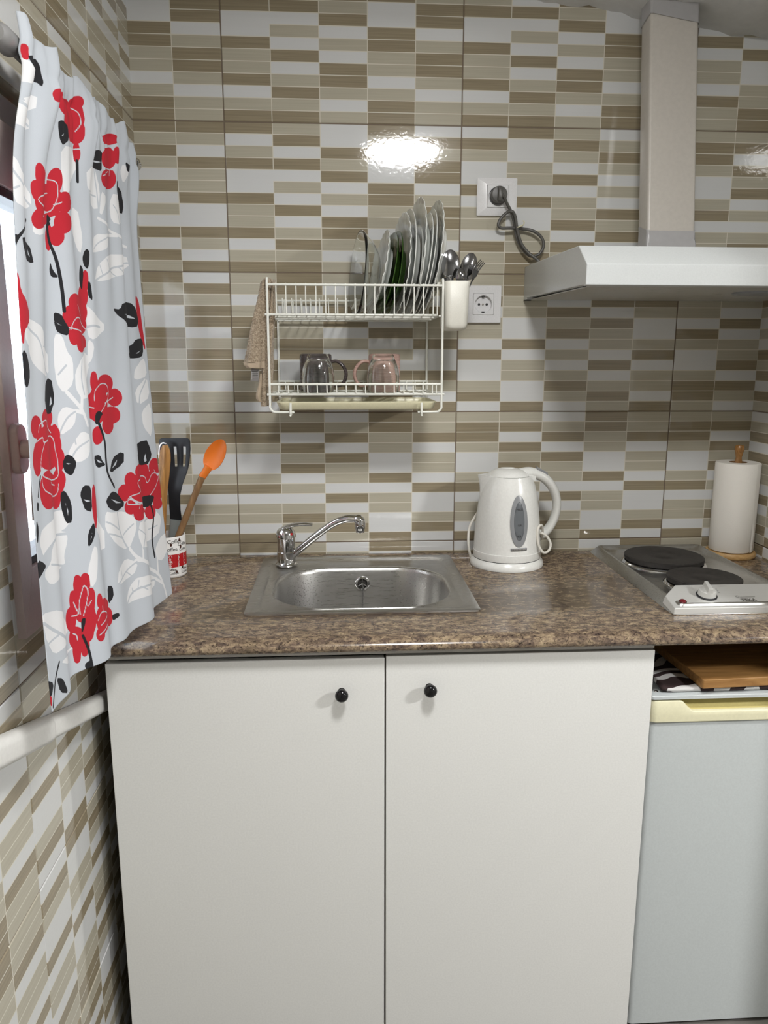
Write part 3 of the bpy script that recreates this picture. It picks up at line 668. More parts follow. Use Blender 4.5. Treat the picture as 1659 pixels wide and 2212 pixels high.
# orange spoon
def spoon(name, p0, p1, head_c, head_dir, a, b, depth, nrm, hm, gm, r_handle, label, cat, group=None, neck=None, thick=.003):
    t = empty(name, p0, label, cat, group)
    p0, p1, hc, d, nv = map(Vector, (p0, p1, head_c, head_dir, nrm)); d.normalize(); nv = (nv - d*nv.dot(d)).normalized(); sd = d.cross(nv)
    mb = MB(); mb.tube(smooth_path([p0, p0.lerp(p1, .5), p1], 8), r_handle, 14); obj('handle', mb, gm, t)
    mb = MB(); rings = []
    def shell(off, rr_): 
        out = []
        for k in range(13):
            s_ = k/12; out.append([hc + d*(b*s_*math.cos(2*PI*i/40)) + sd*(a*s_*math.sin(2*PI*i/40)*(1-.10*s_*math.cos(2*PI*i/40))) - nv*(depth*(1-s_**2)*1.0) + nv*off for i in range(40)])
        return out
    inn = shell(0, 1); outr = shell(-thick, 1)
    seq = inn + outr[::-1]; seq[0] = [inn[0][0]]*40; seq[-1] = [outr[0][0]]*40
    mb.loft(seq, False, False)
    nb = hc - d*(b*.93); mb.tube(smooth_path([p1 - (nb-p1)*.1, p1.lerp(nb, .4) - nv*thick*.4, nb - nv*thick*.5 + d*b*.12], 6), [((neck or r_handle*1.25)+ (a*.45-(neck or r_handle*1.25))*max(0, (i-5)/7)**1.5*.9, thick*.9+.003) if True else 0 for i in range(13)], 20)
    bm = bmesh.new(); o = obj('bowl', mb, hm, t, smooth=60); bm.from_mesh(o.data); bmesh.ops.remove_doubles(bm, verts=bm.verts[:], dist=1e-5); bm.to_mesh(o.data); bm.free(); return t
spoon('cooking_spoon', (-.150, -.165, .915), (-.0545, -.178, 1.130), (-.0235, -.180, 1.180), (.034, -.002, .060), .0225, .0385, .010, (-.25, -1, .05), 'orange', 'wood_spoon', [.0075]*17, 'orange silicone spoon with a wooden handle leaning right in the coffee mug', 'spoon', neck=.0085)
# black slotted turner
t = empty('slotted_turner', (-.14, -.150, .912), 'black slotted turner with a grey grip standing in the coffee mug', 'spatula')
TY = -.152
outl = [(-.1520, 1.214, -.0835, 1.208), (-.1525, 1.219, -.0860, 1.2145), (-.1400, 1.2205, -.0950, 1.2190)]
mb = MB()
def tw(s):        # centreline x and half width with height
    pts = [(1.020, -.124, .0135), (1.05, -.1235, .0125), (1.085, -.122, .0130), (1.11, -.119, .0165), (1.14, -.1170, .026), (1.165, -.1165, .0315), (1.19, -.1170, .0345), (1.207, -.1175, .0350)]
    return pts
S = tw(0); slots = [(-.139, .0030), (-.119, .0030), (-.099, .0030)]
def turner():
    mb = MB(); zs = [1.020, 1.035, 1.05, 1.068, 1.085, 1.098, 1.11, 1.125, 1.14, 1.150, 1.158, 1.175, 1.19, 1.196, 1.207, 1.2125, 1.2155]
    def cw(z):
        for (z0, c0, w0), (z1, c1, w1) in zip(S, S[1:]):
            if z0 <= z <= z1: f_ = (z-z0)/(z1-z0); return c0+(c1-c0)*f_, w0+(w1-w0)*f_
        return -.1175, (.0335 if z < 1.213 else .029)
    X_ = [-1, -.93, -.70, -.53, -.09, .09, .53, .70, .93, 1]
    def yy(z): return TY - .018*math.sin(max(0, min(1, (z-1.03)/.12))*PI)*.6
    V = [(cw(z)[0]+cw(z)[1]*x, yy(z), z) for z in zs for x in X_]; F = []
    for j in range(len(zs)-1):
        for i in range(9):
            if i in (2, 4, 6) and zs[j] >= 1.150-1e-6 and zs[j+1] <= 1.196+1e-6: continue
            F.append((j*10+i, j*10+i+1, (j+1)*10+i+1, (j+1)*10+i))
    mb.add(V, F); return mb
obj('blade', turner(), 'black', t, solid=.0026, bevel=.0006, smooth=60)
mb = MB(); mb.tube([(-.1400, -.152, .912), (-.132, -.152, .96), (-.1245, -.152, 1.026)], [(.010, .009), (.013, .009), (.0132, .009)], 18); obj('grip', mb, 'turner_grip', t)
# wooden fork-spatula and a steel whisk behind it
t = empty('wooden_spatula', (-.158, -.178, .913), 'narrow varnished wooden spatula in the mug beside the curtain', 'spatula')
rings = []
for z_, x_, hw, hd in ((.913, -.150, .004, .004), (1.00, -.1445, .0045, .004), (1.06, -.1405, .0055, .0045), (1.10, -.1385, .008, .005), (1.14, -.1360, .012, .006), (1.17, -.1335, .0135, .007), (1.19, -.1315, .0115, .006), (1.203, -.1305, .006, .004)):
    rings.append([(x_+hw*math.cos(a), -.190+hd*math.sin(a)*.6, z_) for a in [2*PI*i/20 for i in range(20)]])
mb = MB(); mb.loft(rings); obj('blade', mb, 'wood_oil', t, smooth=60)
t = empty('steel_ladle', (-.165, -.172, .913), 'thin steel utensil with a bent bright rim behind the wooden spatula', 'ladle')
mb = MB(); mb.tube(smooth_path([(-.148, -.172, .913), (-.1445, -.172, 1.03), (-.142, -.174, 1.10), (-.128, -.178, 1.15), (-.1245, -.178, 1.185), (-.131, -.178, 1.205), (-.143, -.178, 1.203), (-.1475, -.178, 1.18), (-.146, -.178, 1.14), (-.142, -.176, 1.105)], 6), [(.0022, .0012)]*55, 8); obj('wire_loop', mb, 'chrome', t)

# ------------------------------------------------------------------ sockets
def socket(x0, x1, z0, z1, label, plugged, name='power_socket'):
    cx, cz = (x0+x1)/2, (z0+z1)/2; hw, hh = (x1-x0)/2, (z1-z0)/2
    t = empty(name, (cx, 0, cz), label, 'socket', None); iw = .0255
    mb = MB(); mk = lambda h, w_, y: [(p[0], y, p[1]) for p in rrect(cx, cz, h, w_, .002, 4)]
    if plugged: ls = [mk(hw, hh, -.0003), mk(hw, hh, -.0055), mk(iw+.002, iw+.002, -.0125), mk(iw, iw, -.0125), mk(iw, iw, -.0005)]
    else: ls = [mk(hw, hh, -.0003), mk(hw, hh, -.0085), mk(hw-.001, hh-.001, -.0095), mk(iw, iw, -.0095), mk(iw, iw, -.0005)]
    mb.loft(ls, True, False); obj('frame_plate', mb, 'socket', t, smooth=30)
    yf = -.0135 if plugged else -.0105; sq = lambda h, y: [(p[0], y, p[1]) for p in rrect(cx, cz, h, h, .0018, 9)]
    ci = lambda r, y: [(cx+r*math.cos(PI/40*0+PI/2*q+PI/2*k/9), y, cz+r*math.sin(PI/2*q+PI/2*k/9)) for q in range(4) for k in range(10)]
    mb = MB(); mb.loft([sq(iw-.0006, -.001), sq(iw-.0006, yf), sq(iw-.0013, yf-.0007), ci(.0212, yf-.0007), ci(.0205, yf+.0004), ci(.0200, yf+.0080), ci(.0192, yf+.0085)], False, True); ins = obj('insert', mb, 'socket', t, smooth=30)
    if not plugged:
        mb = MB()
        for dx in (-.0095, .0095): mb.lathe([(0, -.0004), (.0030, -.0004), (.0030, .0006), (0, .0006)], (cx+dx, yf+.0081, cz), 'y', 20)
        mb.box(cx-.003, cx+.003, yf+.001, yf+.0075, cz+.0168, cz+.0198); mb.box(cx-.0035, cx+.0035, yf+.001, yf+.0075, cz-.0198, cz-.0168)
        obj('contact_holes', mb, 'ink_dark', ins)
        mb = MB(); mb.lathe([(0, -.0006), (.0026, -.0004), (.0026, .0006), (0, .0006)], (cx, yf+.0081, cz), 'y', 20); obj('screw', mb, 'brass', ins)
    return t, (cx, cz, yf)
XR_ = 0
# the insert needs some depth: the boxes sit in front of the wall face
t, s1 = socket(.589, .6845, 1.7275, 1.812, 'white wall socket with the grey hood plug pushed in, above the other socket', True)
t, s2 = socket(.5665, .6535, 1.4790, 1.5665, 'empty white wall socket beside the ivory cutlery holder', False)
cx, cz = s1[0]+.001, s1[1]+.001
t = empty('power_cable', (cx, -.02, cz), 'grey plug and cable knotted into a loop, running from the upper socket to the hood', 'cable')
mb = MB(); mb.lathe([(0, .004), (.0188, .004), (.0188, -.014), (.0175, -.0165), (.0100, -.018), (0, -.018)], (cx, -.0165, cz), 'y', 36, sx=1, sy=1)
mb.loft([[(cx+p[0], y, cz+p[1]) for p in rrect(0, 0, .0060*s_, .0165*s_, .003, 5)] for y, s_ in ((-.033, 1), (-.041, .9), (-.044, .6))]); pg = obj('plug', mb, 'plug_grey', t, bevel=.0008)
def cz_(u, v, y=-.022):          # cable waypoints measured on the wall (metres)
    return (u, y, v)
CP = [(.640,1.770,-.040),(.648,1.763,-.036),(.655,1.752,-.030),(.667,1.735,-.024),(.6745,1.718,-.020),(.679,1.702,-.018),(.684,1.680,-.016),(.694,1.660,-.016),(.708,1.642,-.018),(.722,1.634,-.020),(.738,1.638,-.022),(.7475,1.651,-.022),(.7490,1.664,-.022),(.7435,1.677,-.021),(.731,1.688,-.020),(.716,1.694,-.018),(.700,1.6965,-.015),(.682,1.6975,-.020),(.662,1.697,-.024),(.645,1.697,-.024),(.6380,1.7045,-.024),(.6445,1.7190,-.024),(.658,1.7315,-.026),(.6695,1.7330,-.030),(.6770,1.7220,-.028),(.6810,1.7050,-.026),(.6865,1.6840,-.024),(.696,1.6600,-.024),(.711,1.6420,-.026),(.726,1.6300,-.030),(.735,1.6220,-.034),(.741,1.6130,-.036)]
CP = [(a_, c_, b_) for a_, b_, c_ in CP]
mb = MB(); mb.tube(smooth_path(CP, 6), .0036, 12); obj('cord', mb, 'plug_grey', t)
mb = MB(); tc_ = Vector((.689, -.021, 1.700))
mb.tube([tc_+Vector((.0085*math.cos(a), .009*math.sin(a), .0035*math.cos(a))) for a in [2*PI*i/20 for i in range(20)]], .0014, 8, closed=True)
mb.tube(smooth_path([tc_+Vector((.006, -.007, .002)), tc_+Vector((.010, -.010, .008)), tc_+Vector((.006, -.010, .013))], 5), .0013, 8); obj('cable_tie', mb, 'tray', t)

# ------------------------------------------------------------------ extractor hood and duct
t = empty('cooker_hood', (1.012, 0, 1.57), 'white slim cooker hood fixed to the tiled wall above the hob', 'hood')
hp_ = [(-.0005, 1.5335), (-.0005, 1.611), (-.0602, 1.6110), (-.422, 1.6015), (-.4770, 1.5625), (-.4768, 1.5255), (-.470, 1.5235), (-.462, 1.5238), (-.458, 1.536), (-.02, 1.5425), (-.012, 1.5335)]
mb = MB(); mb.prism(hp_[:8]+[(-.462, 1.5265), (-.03, 1.5375), (-.03, 1.5335)], 'x', .711, XR-.003)
hb = obj('casing', mb, 'hood', t, bevel=.0018, seg=3, smooth=30)
mb = MB(); mb.loft([[(x, y, z_+off) for x, y, z_ in ((.725, -.458, 1.5262), (XR-.015, -.458, 1.5262), (XR-.015, -.02, 1.5350), (.725, -.02, 1.5350))] for off in (0, -.0022)]); obj('under_panel', mb, 'hood_under', t, bevel=.0005)
mb = MB(); mb.lathe([(0, -.0005), (.045, -.0005), (.045, -.004), (.040, -.006), (0, -.007)], (1.115, -.33, 1.5275), n=40); obj('light_cover', mb, 'grey_plastic', t)
for q in ((.7105, .716, -.465, -.459, 1.5225, 1.5240), (.7108, .727, -.012, -.001, 1.5318, 1.5337)): mb = MB(); mb.box(*q); obj('corner_clip', mb, 'black', t)
t = empty('exhaust_duct', (1.0, -.145, 1.61), 'cream rectangular duct rising from the hood to the ceiling, grey tape at both ends', 'duct')
b0, b1 = Vector((1.000, -.143, 1.6115)), Vector((1.000, -.068, 2.172))
def dl(f_, hw, hd, skew=(0, 0), r=.006): c_ = b0.lerp(b1, f_); return [(c_.x+p[0], c_.y+p[1], c_.z+skew[0]*p[0]+skew[1]*p[1]) for p in rrect(0, 0, hw, hd, r, 5)]
mb = MB(); mb.loft([dl(0, .0545, .0270), dl(.25, .0545, .0270), dl(.75, .0545, .0270), dl(.985, .0545, .0270, (-.13, 0))]); obj('duct_body', mb, 'duct', t, smooth=35)
mb = MB(); mb.loft([dl(.905, .0556, .0281, (-.16, -.2)), dl(.94, .0556, .0281, (-.13, 0)), dl(.992, .0558, .0283, (-.13, 0)), dl(.994, .050, .0230, (-.13, 0))], False, False); obj('upper_tape', mb, 'tape', t, smooth=35, label='grey tape at the ceiling')
mb = MB(); b_ = rng.normal(0, .0006, (7, 24)); rings = []
for k, f_ in enumerate((.006, .030, .062, .080, .098, .112)):
    base = dl(f_, .0556+.004*max(0, 1-k/3), .0281+.004*max(0, 1-k/3)); c_ = b0.lerp(b1, f_)
    rings.append([(p[0]+b_[k][i % 24], p[1]+b_[k][(i*5) % 24], p[2]+ (.014 if (p[0] < .96 and p[1] > -.15 and k > 3) else 0)*1.0 + b_[k][(i*3) % 24]*1.5) for i, p in enumerate(base)])
mb.loft(rings, False, False); obj('lower_tape', mb, 'tape', t, smooth=20, label='crumpled grey tape on the hood')
# ------------------------------------------------------------------ dish rack of coated wire
t = empty('dish_rack', (.293, -.11, 1.28), 'white coated wire two tier dish rack hung on the tiled wall above the sink', 'dish rack')
RX0, RX1, RF, RB = .1065, .4825, -.218, -.012
for sx, x in ((1, RX0), (-1, RX1)):
    yb = RB; xb = x + (.006 if sx > 0 else -.010)
    path = [(xb, yb, 1.300), (xb, yb, 1.38), (xb, yb, 1.470), (xb, yb-.003, 1.492), (xb, yb-.03, 1.515), (x, RF+.05, 1.553), (x, RF+.012, 1.5595), (x, RF, 1.552), (x, RF, 1.50), (x, RF, 1.40), (x, RF, 1.300), (x, RF, 1.286), (x+sx*.006, RF, 1.2785), (x+sx*.014, RF, 1.2770), (x+sx*.046, RF, 1.2768), (x+sx*.050, RF-.002, 1.277)]
    mb = MB(); mb.tube(smooth_path(path, 4), .0026, 10)
    obj('side_frame', mb, 'rack', t)
    mb = MB(); hx = x+sx*.0445; mb.tube(smooth_path([(hx, RF-.0045, 1.2975), (hx, RF-.0055, 1.285), (hx, RF-.005, 1.2735), (hx, RF+.002, 1.2725), (hx, RB-.01, 1.284), (hx, RB, 1.290)], 5), .0026, 10); obj('tray_hook', mb, 'rack', t)
def rail(p, q, r=.0025, name='rail'): mb = MB(); mb.tube([p, q], r, 10); return obj(name, mb, 'rack', t)
zt, zb, zk = 1.5465, 1.4835, 1.528
lw0, lw1 = RX0, RX1
rail((lw0-.002, RF, zt), (lw1+.002, RF, zt)); rail((lw0-.006, RF, zb+.0012), (lw1-.012, RF+.004, zb+.0012)); rail((lw0+.004, RF+.040, zb-.0018), (lw1-.014, RF+.040, zb-.0018)); rail((lw0+.006, RB-.004, zk), (lw1-.01, RB-.004, zk)); rail((lw0+.006, RB-.006, zb-.001), (lw1-.01, RB-.006, zb-.001)); rail((lw0+.006, -.115, zb-.0022), (lw1-.012, -.115, zb-.0022))
zt2, zb2 = 1.3375, 1.3155
rail((lw0-.001, RF, zt2), (lw1-.002, RF, zt2)); rail((lw0-.006, RF, zb2), (lw1+.006, RF, zb2)); rail((lw0+.006, RB-.004, zt2+.001), (lw1-.01, RB-.004, zt2+.001)); rail((lw0+.006, RB-.006, zb2), (lw1-.008, RB-.006, zb2)); rail((lw0+.004, -.115, zb2-.002), (lw1-.01, -.115, zb2-.002))
for x, y0_, y1_, z_ in ((RX0+.003, RF, RB-.004, zb), (RX1-.006, RF, RB-.004, zb), (RX0+.003, RF, RB-.004, zb2), (RX1-.006, RF, RB-.004, zb2)): rail((x, y0_, z_), (x, y1_, z_), .0022)
NW = 18
for k in range(NW):
    x = RX0+.0185+.0207*k*(.358/.352)
    x = min(x, RX1-.012); j_ = .0006*math.sin(k*3.7)
    mb = MB(); bx = x+.004
    mb.tube(smooth_path([(x, RF+.001, zt+.0035), (x+j_, RF+.0015, zt-.02), (x, RF+.002, zb+.006), (x, RF+.006, zb+.0015), (x+.001, -.115, zb+.0015), (bx, RB-.012, zb+.0015), (bx, RB-.0085, zb+.006), (bx, RB-.0065, zk+.003)], 3), .00135, 8); obj('plate_wire', mb, 'rack', t)
for k in range(NW):
    x = RX0+.0185+.0207*k*(.358/.352); x = min(x, RX1-.012)
    mb = MB(); mb.tube(smooth_path([(x, RF+.0005, zt2+.003), (x+.0005, RF+.0015, zb2+.005), (x+.001, RF+.005, zb2+.0015), (x+.001, -.115, zb2+.0012), (x+.003, RB-.011, zb2+.0015), (x+.003, RB-.0085, zb2+.005), (x+.003, RB-.0065, zt2+.003)], 3), .00135, 8); obj('cup_wire', mb, 'rack', t)
for k in range(9):                     # the row of short plate dividers
    x = RX0+.026+.0207*k
    mb = MB(); mb.tube([(x, -.118, zb+.001), (x-.001, -.120, zb+.043)], .0012, 8); obj('divider_wire', mb, 'rack', t)

o = None
mb = MB(); tx0, tx1, ty0, ty1 = RX0+.012, RX1-.009, RF+.004, RB-.006
L_ = lambda i, z: rrect((tx0+tx1)/2, (ty0+ty1)/2, (tx1-tx0)/2-i, (ty1-ty0)/2-i*.7, .018, 8, z)
mb.loft([L_(.020, 1.2812), L_(.012, 1.2812), L_(.006, 1.2835), L_(.002, 1.2945), L_(.0, 1.2975), L_(.0005, 1.2995), L_(.004, 1.2990), L_(.005, 1.2950), L_(.009, 1.2860), L_(.015, 1.2835), L_(.03, 1.2832)], True, True)
o = obj('drip_tray', mb, 'tray', None, smooth=50); tag(o, 'shallow cream plastic drip tray hung below the lower tier of the rack', 'tray')

# cutlery holder
t = empty('cutlery_holder', (.512, -.16, 1.456), 'ivory plastic cutlery holder hooked on the right side of the rack', 'cutlery holder')
hx0, hx1, hy0, hy1 = .4865, .5415, -.222, -.105
Hl = lambda i, z, x0=0: rrect((hx0+hx1)/2-x0, (hy0+hy1)/2, (hx1-hx0)/2-i, (hy1-hy0)/2-i, .014, 8, z)
mb = MB(); mb.loft([Hl(.016, 1.4545), Hl(.008, 1.4555), Hl(.0045, 1.4590), Hl(.0030, 1.466), Hl(.0, 1.555), Hl(.0012, 1.5565), Hl(.0025, 1.5552), Hl(.005, 1.468), Hl(.012, 1.458)], True, True); obj('body', mb, 'holder', t, smooth=50)
mb = MB(); mb.box(hx0+.003, hx1-.003, -.166, -.164, 1.4585, 1.548); obj('divider', mb, 'holder', t)
mb = MB(); mb.loft([[(x, y, z) for y, z in ((-.19, 1.545), (-.13, 1.545), (-.13, 1.556), (-.19, 1.556))] for x in (hx0+.001, hx0-.004)]); mb.box(.4745, hx0-.003, -.19, -.13, 1.5515, 1.5560); mb.box(.4735, .4755, -.19, -.13, 1.540, 1.5560); obj('hook', mb, 'holder', t, bevel=.0008)

def cutlery_spoon(name, base, tipc, a, b, nrm, label, group=None):
    spoon(name, base, Vector(base).lerp(Vector(tipc), .62), tipc, Vector(tipc)-Vector(base), a, b, .0055, nrm, 'cutlery', 'cutlery', [(.0022, .0014)]*17, label, 'spoon', group, neck=.0028, thick=.0012)
cutlery_spoon('table_spoon', (.508, -.192, 1.465), (.5015, -.192, 1.5935), .0205, .0305, (0, 1, .15), 'larger steel table spoon turned bowl back, at the left of the holder')
cutlery_spoon('table_spoon', (.512, -.176, 1.465), (.5440, -.176, 1.5905), .0190, .0300, (-.1, 1, .3), 'steel table spoon tilting right behind the fork in the cutlery holder')
cutlery_spoon('tea_spoon', (.520, -.206, 1.470), (.5215, -.206, 1.5680), .0112, .0160, (0, 1, .1), 'small steel tea spoon in front of the two table spoons')
def fork(base, d, ln, label, twist=0.0, gr=None):
    t = empty('dinner_fork', base, label, 'fork', gr)
    base = Vector(base); d = Vector(d).normalized(); nv = Vector((math.sin(twist), -math.cos(twist), 0)); nv = (nv-d*nv.dot(d)).normalized(); sd = d.cross(nv)
    mb = MB(); mb.tube(smooth_path([base, base+d*ln*.55, base+d*ln*.70], 5), [(.0015, .0025)]*11, 10); obj('handle', mb, 'cutlery', t)
    mb = MB(); R = []
    for s_, w_, b_ in ((.68, .0022, 0), (.74, .005, -.001), (.78, .0105, -.002), (.82, .0118, -.003), (.86, .0118, -.003)):
        c = base+d*ln*s_+nv*b_; R.append([c+sd*w_*q[0]+nv*.0008*q[1] for q in ((-1,-1),(1,-1),(1,1),(-1,1))])
    mb.loft(R); obj('neck', mb, 'cutlery', t, bevel=.0005)
    for k in range(4):
        mb = MB(); off = -.0100+.00667*k; R = [base+d*ln*s_+sd*off+nv*b_ for s_, b_ in ((.85, -.003), (.92, -.0015), (1.0, .003))]; mb.tube(smooth_path(R, 4), [.0014]*6+[.0011]*2+[.0007], 8); obj('tine', mb, 'cutlery', t)
fork((.505, -.188, 1.465), (.062, -.010, .132), .150, 'steel dinner fork leaning far right out of the cutlery holder', .9)
fork((.520, -.145, 1.465), (-.020, -.010, .13), .125, 'steel fork with its tines just above the holder rim, behind the larger spoon', .2)
fork((.515, -.13, 1.465), (-.028, .010, .13), .148, 'steel fork standing between the last plate and the larger spoon', -1.0)

# ------------------------------------------------------------------ crockery
def lathe_local(prof, n=72, wav=0.0, waves=24):
    mb = MB(); rings = []
    rm = max(r for r, _ in prof)
    for r, h in prof:
        f_ = max(0, (r/rm-.72)/.28)**1.5
        rings.append([((r*(1+wav*f_*math.cos(waves*a)))*math.cos(a), (r*(1+wav*f_*math.cos(waves*a)))*math.sin(a), h + wav*.12*f_*math.sin(waves*a)) for a in [2*PI*i/n for i in range(n)]])
    mb.loft(rings, True, True); return mb
def plate(name, r, xb, xt, yaw, label, material, cat='plate', deep=.016, wav=0.0, group=None, y=-.112, th=.0035, z0=None, foot=.0):
    """stands on the wires at x = xb, leaning so that its top is at x = xt; its well faces the camera's left"""
    z0 = zb+.0035 if z0 is None else z0
    lean = math.atan2(xt-xb, 2*r*.985)
    prof = [(0, -th), (r*.52, -th), (r*.54, -th-.0025), (r*.58, -th-.0025), (r*.60, -th), (r*.66, -th+deep*.28), (r*.74, -th+deep*.62), (r*.97, deep-th*.75), (r, deep-.0006), (r*.995, deep+.0006), (r*.96, deep), (r*.735, deep*.72), (r*.66, deep*.35), (r*.60, .0012), (0, .0006)]
    mb = lathe_local(prof, 96 if wav else 72, wav)
    # local: plate axis +z -> world -x (faces left), then lean
    A = Matrix.Rotation(yaw, 4, 'Z') @ Matrix.Rotation(lean, 4, 'Y') @ Matrix.Rotation(-PI/2, 4, 'Y')
    c = Vector((xb + math.sin(lean)*r, y, z0 + math.cos(lean)*r))
    o = obj(name, mb, material, None, smooth=45); o.matrix_world = Matrix.Translation(c) @ A
    tag(o, label, cat, group); return o
YW = math.radians(7)
# clear glass dish: deep bowl seen from its rim side
def deep_prof(r, d, th): return [(0, -d-th), (r*.50, -d-th), (r*.62, -d*.86-th), (r*.80, -d*.55-th), (r*.93, -d*.18-th*.7), (r, -.002), (r, .001), (r-th*.8, .001), (r*.93-th*.8, -d*.18), (r*.80-th*.6, -d*.55), (r*.62-th*.3, -d*.86), (r*.5, -d), (0, -d)]
def place(o, r, xb, xt, yaw, y=-.112, z0=None):
    z0 = zb+.0035 if z0 is None else z0; lean = math.atan2(xt-xb, 2*r*.985)
    A = Matrix.Rotation(yaw, 4, 'Z') @ Matrix.Rotation(lean, 4, 'Y') @ Matrix.Rotation(-PI/2, 4, 'Y'); o.matrix_world = Matrix.Translation(Vector((xb+math.sin(lean)*r, y, z0+math.cos(lean)*r))) @ A
o = obj('glass_bowl', lathe_local(deep_prof(.094, .040, .0028)), 'glass', None, smooth=50); place(o, .094, .2945, .3085, math.radians(9)); tag(o, 'clear glass shallow bowl standing first from the left in the rack', 'bowl')
plate('small_plate', .0945, .3400, .3810, YW, 'small white plate with a scalloped rim between the glass bowl and green plates', 'china', deep=.014, wav=.010)
plate('green_plate', .0920, .3600, .3960, math.radians(9), 'dark green glossy plate, the left one of the two green plates', 'green_plate', deep=.013, group='green plates')
plate('green_plate', .0930, .3770, .4040, math.radians(9), 'dark green plate, the right one of the two, against the white plates', 'green_plate', deep=.013, group='green plates')
plate('dessert_plate', .1120, .3990, .4190, math.radians(8), 'medium white plate with a wavy rim just right of the green plates', 'china', deep=.015, wav=.010)
plate('dessert_plate', .1160, .4120, .4310, math.radians(7), 'medium white smooth rimmed plate, fifth plate from the left', 'china', deep=.015, wav=.0)
o = obj('soup_plate', lathe_local(deep_prof(.1000, .010, .0025)), 'china', None, smooth=50); place(o, .100, .4150, .4360, math.radians(6)); tag(o, 'smaller bluish white soup plate tucked before the tall white plate', 'plate')
plate('dinner_plate', .1280, .4310, .4540, math.radians(6), 'tallest white dinner plate with a wavy rim, left of the grey edged plates', 'china', deep=.016, wav=.008)
plate('side_plate', .1130, .4360, .4700, math.radians(5), 'thin white plate with a dark edge, second from the right', 'china', deep=.010)
plate('side_plate', .1170, .4430, .4780, math.radians(5), 'thin white plate tight behind the last large plate', 'china', deep=.010)
plate('dinner_plate', .1255, .4590, .4950, math.radians(6), 'large white scalloped dinner plate, last on the right beside the spoons', 'china', deep=.016, wav=.008)

# mugs upside down and drinking glasses in front of them
def mug(x, side, material, label):
    z0 = zb2+.0028; t = empty('coffee_mug', (x, -.085, z0), label, 'mug')
    pr = [(.0360, z0), (.0372, z0+.002), (.0375, z0+.01), (.0375, z0+.078), (.0365, z0+.0835), (.0330, z0+.0855), (.0290, z0+.0850), (.0275, z0+.0835), (0, z0+.0835), ]
    pr2 = [(0, z0+.079), (.030, z0+.0785), (.0335, z0+.074), (.0338, z0+.01), (.0345, z0+.0005), (.0360, z0)]
    mb = MB(); mb.lathe(pr+pr2, (x, -.085, 0), n=56); obj('body', mb, material, t, smooth=50)
    mb = MB(); s = side; mb.tube(smooth_path([(x+s*.0345, -.087, z0+.0665), (x+s*.050, -.090, z0+.0680), (x+s*.064, -.093, z0+.057), (x+s*.0705, -.095, z0+.040), (x+s*.066, -.094, z0+.022), (x+s*.054, -.092, z0+.012), (x+s*.0345, -.088, z0+.0135)], 6), [(.0040, .0058)]*37, 16); obj('handle', mb, material, t)
mug(.2035, 1, 'mug_dark', 'upside down dark brown glazed mug, left in the lower tier')
mug(.3640, -1, 'mug_pink', 'upside down pink glazed mug, right in the lower tier')
def tumbler(x, label):
    z0 = zb2+.0028; pr = [(.0335, 0), (.0345, .004), (.0362, .018), (.0368, .034), (.0350, .050), (.0305, .064), (.0255, .0745), (.0235, .0815), (.0225, .0835), (0, .0835), (0, .0720), (.0215, .0715), (.0270, .0625), (.0315, .050), (.0338, .034), (.0335, .018), (.0322, .004), (.0325, 0), (.0335, 0)]
    mb = MB(); mb.lathe([(r, z0+h) for r, h in pr], (x, -.168, 0), n=56); o = obj('drinking_glass', mb, 'glass', None, smooth=50); tag(o, label, 'glass', 'upturned drinking glasses')
tumbler(.2105, 'upturned clear glass tumbler in front of the dark brown mug'); tumbler(.3565, 'upturned clear glass tumbler in front of the pink mug')

# ------------------------------------------------------------------ towel over the side of the rack
t = empty('hand_towel', (.106, -.17, 1.56), 'beige terry hand towel draped over the left end of the dish rack', 'towel')
def flap(keys, yc, dep, seed, nl=44, nh=64):
    """keys: (z, x_left, x_right) from top to bottom; closed folded tube of cloth"""
    def itp(f_):
        q = f_*(len(keys)-1); i = min(len(keys)-2, int(q)); g = q-i; a, b = keys[i], keys[i+1]; return [a[j]+(b[j]-a[j])*g for j in range(3)]
    mb = MB(); R = []
    for j in range(nh+1):
        z, xl, xr = itp(j/nh); c = (xl+xr)/2; h = (xr-xl)/2; ring = []
        for i in range(nl):
            a = 2*PI*i/nl; fr = 1+.16*math.sin(3*a+seed+z*14)*min(1, j/8)+.07*math.sin(7*a-z*30)
            p = Vector((c+h*math.cos(a)*fr*.97, yc+dep*math.sin(a)*fr, z)); p += Vector((1, 1, 0))*.0016*noise.noise(p*230); ring.append(p)
        R.append(ring)
    mb.loft(R); return mb
obj('front_flap', flap([(1.560, .099, .112), (1.553, .093, .1135), (1.530, .087, .1105), (1.490, .0755, .107), (1.445, .063, .103), (1.400, .052, .098), (1.384, .0485, .0955)], -.196, .013, .4), 'terry', t, smooth=80)
obj('front_hem', flap([(1.3845, .0475, .0960), (1.378, .0490, .0955), (1.372, .0540, .0945)], -.196, .0125, .4, nh=8), 'terry_hem', t, smooth=80)
obj('back_flap', flap([(1.560, .103, .120), (1.548, .102, .124), (1.50, .096, .122), (1.45, .092, .116), (1.40, .088, .1115), (1.34, .085, .1085), (1.30, .081, .1050), (1.2885, .0805, .1035)], -.168, .030, 2.0), 'terry', t, smooth=80)
mb = MB(); mb.loft([[(x+.0065*math.cos(a)*k_, -.19+.018*math.sin(a)*k_, z) for a in [2*PI*i/24 for i in range(24)]] for x, z, k_ in ((.0865, 1.36, .4), (.0845, 1.335, .8), (.0800, 1.315, 1.0), (.0800, 1.306, 1.0), (.0835, 1.298, .7))]); obj('hanging_corner', mb, 'terry_hem', t)
mb = MB(); mb.grid(lambda u, v: (.0665+.017*u-.003*v, -.199+.004*u, 1.3715-.027*v-.002*u), 6, 6); lb = obj('care_label', mb, 'label_grey', t, solid=.0006, label='grey care label')
mb = MB()
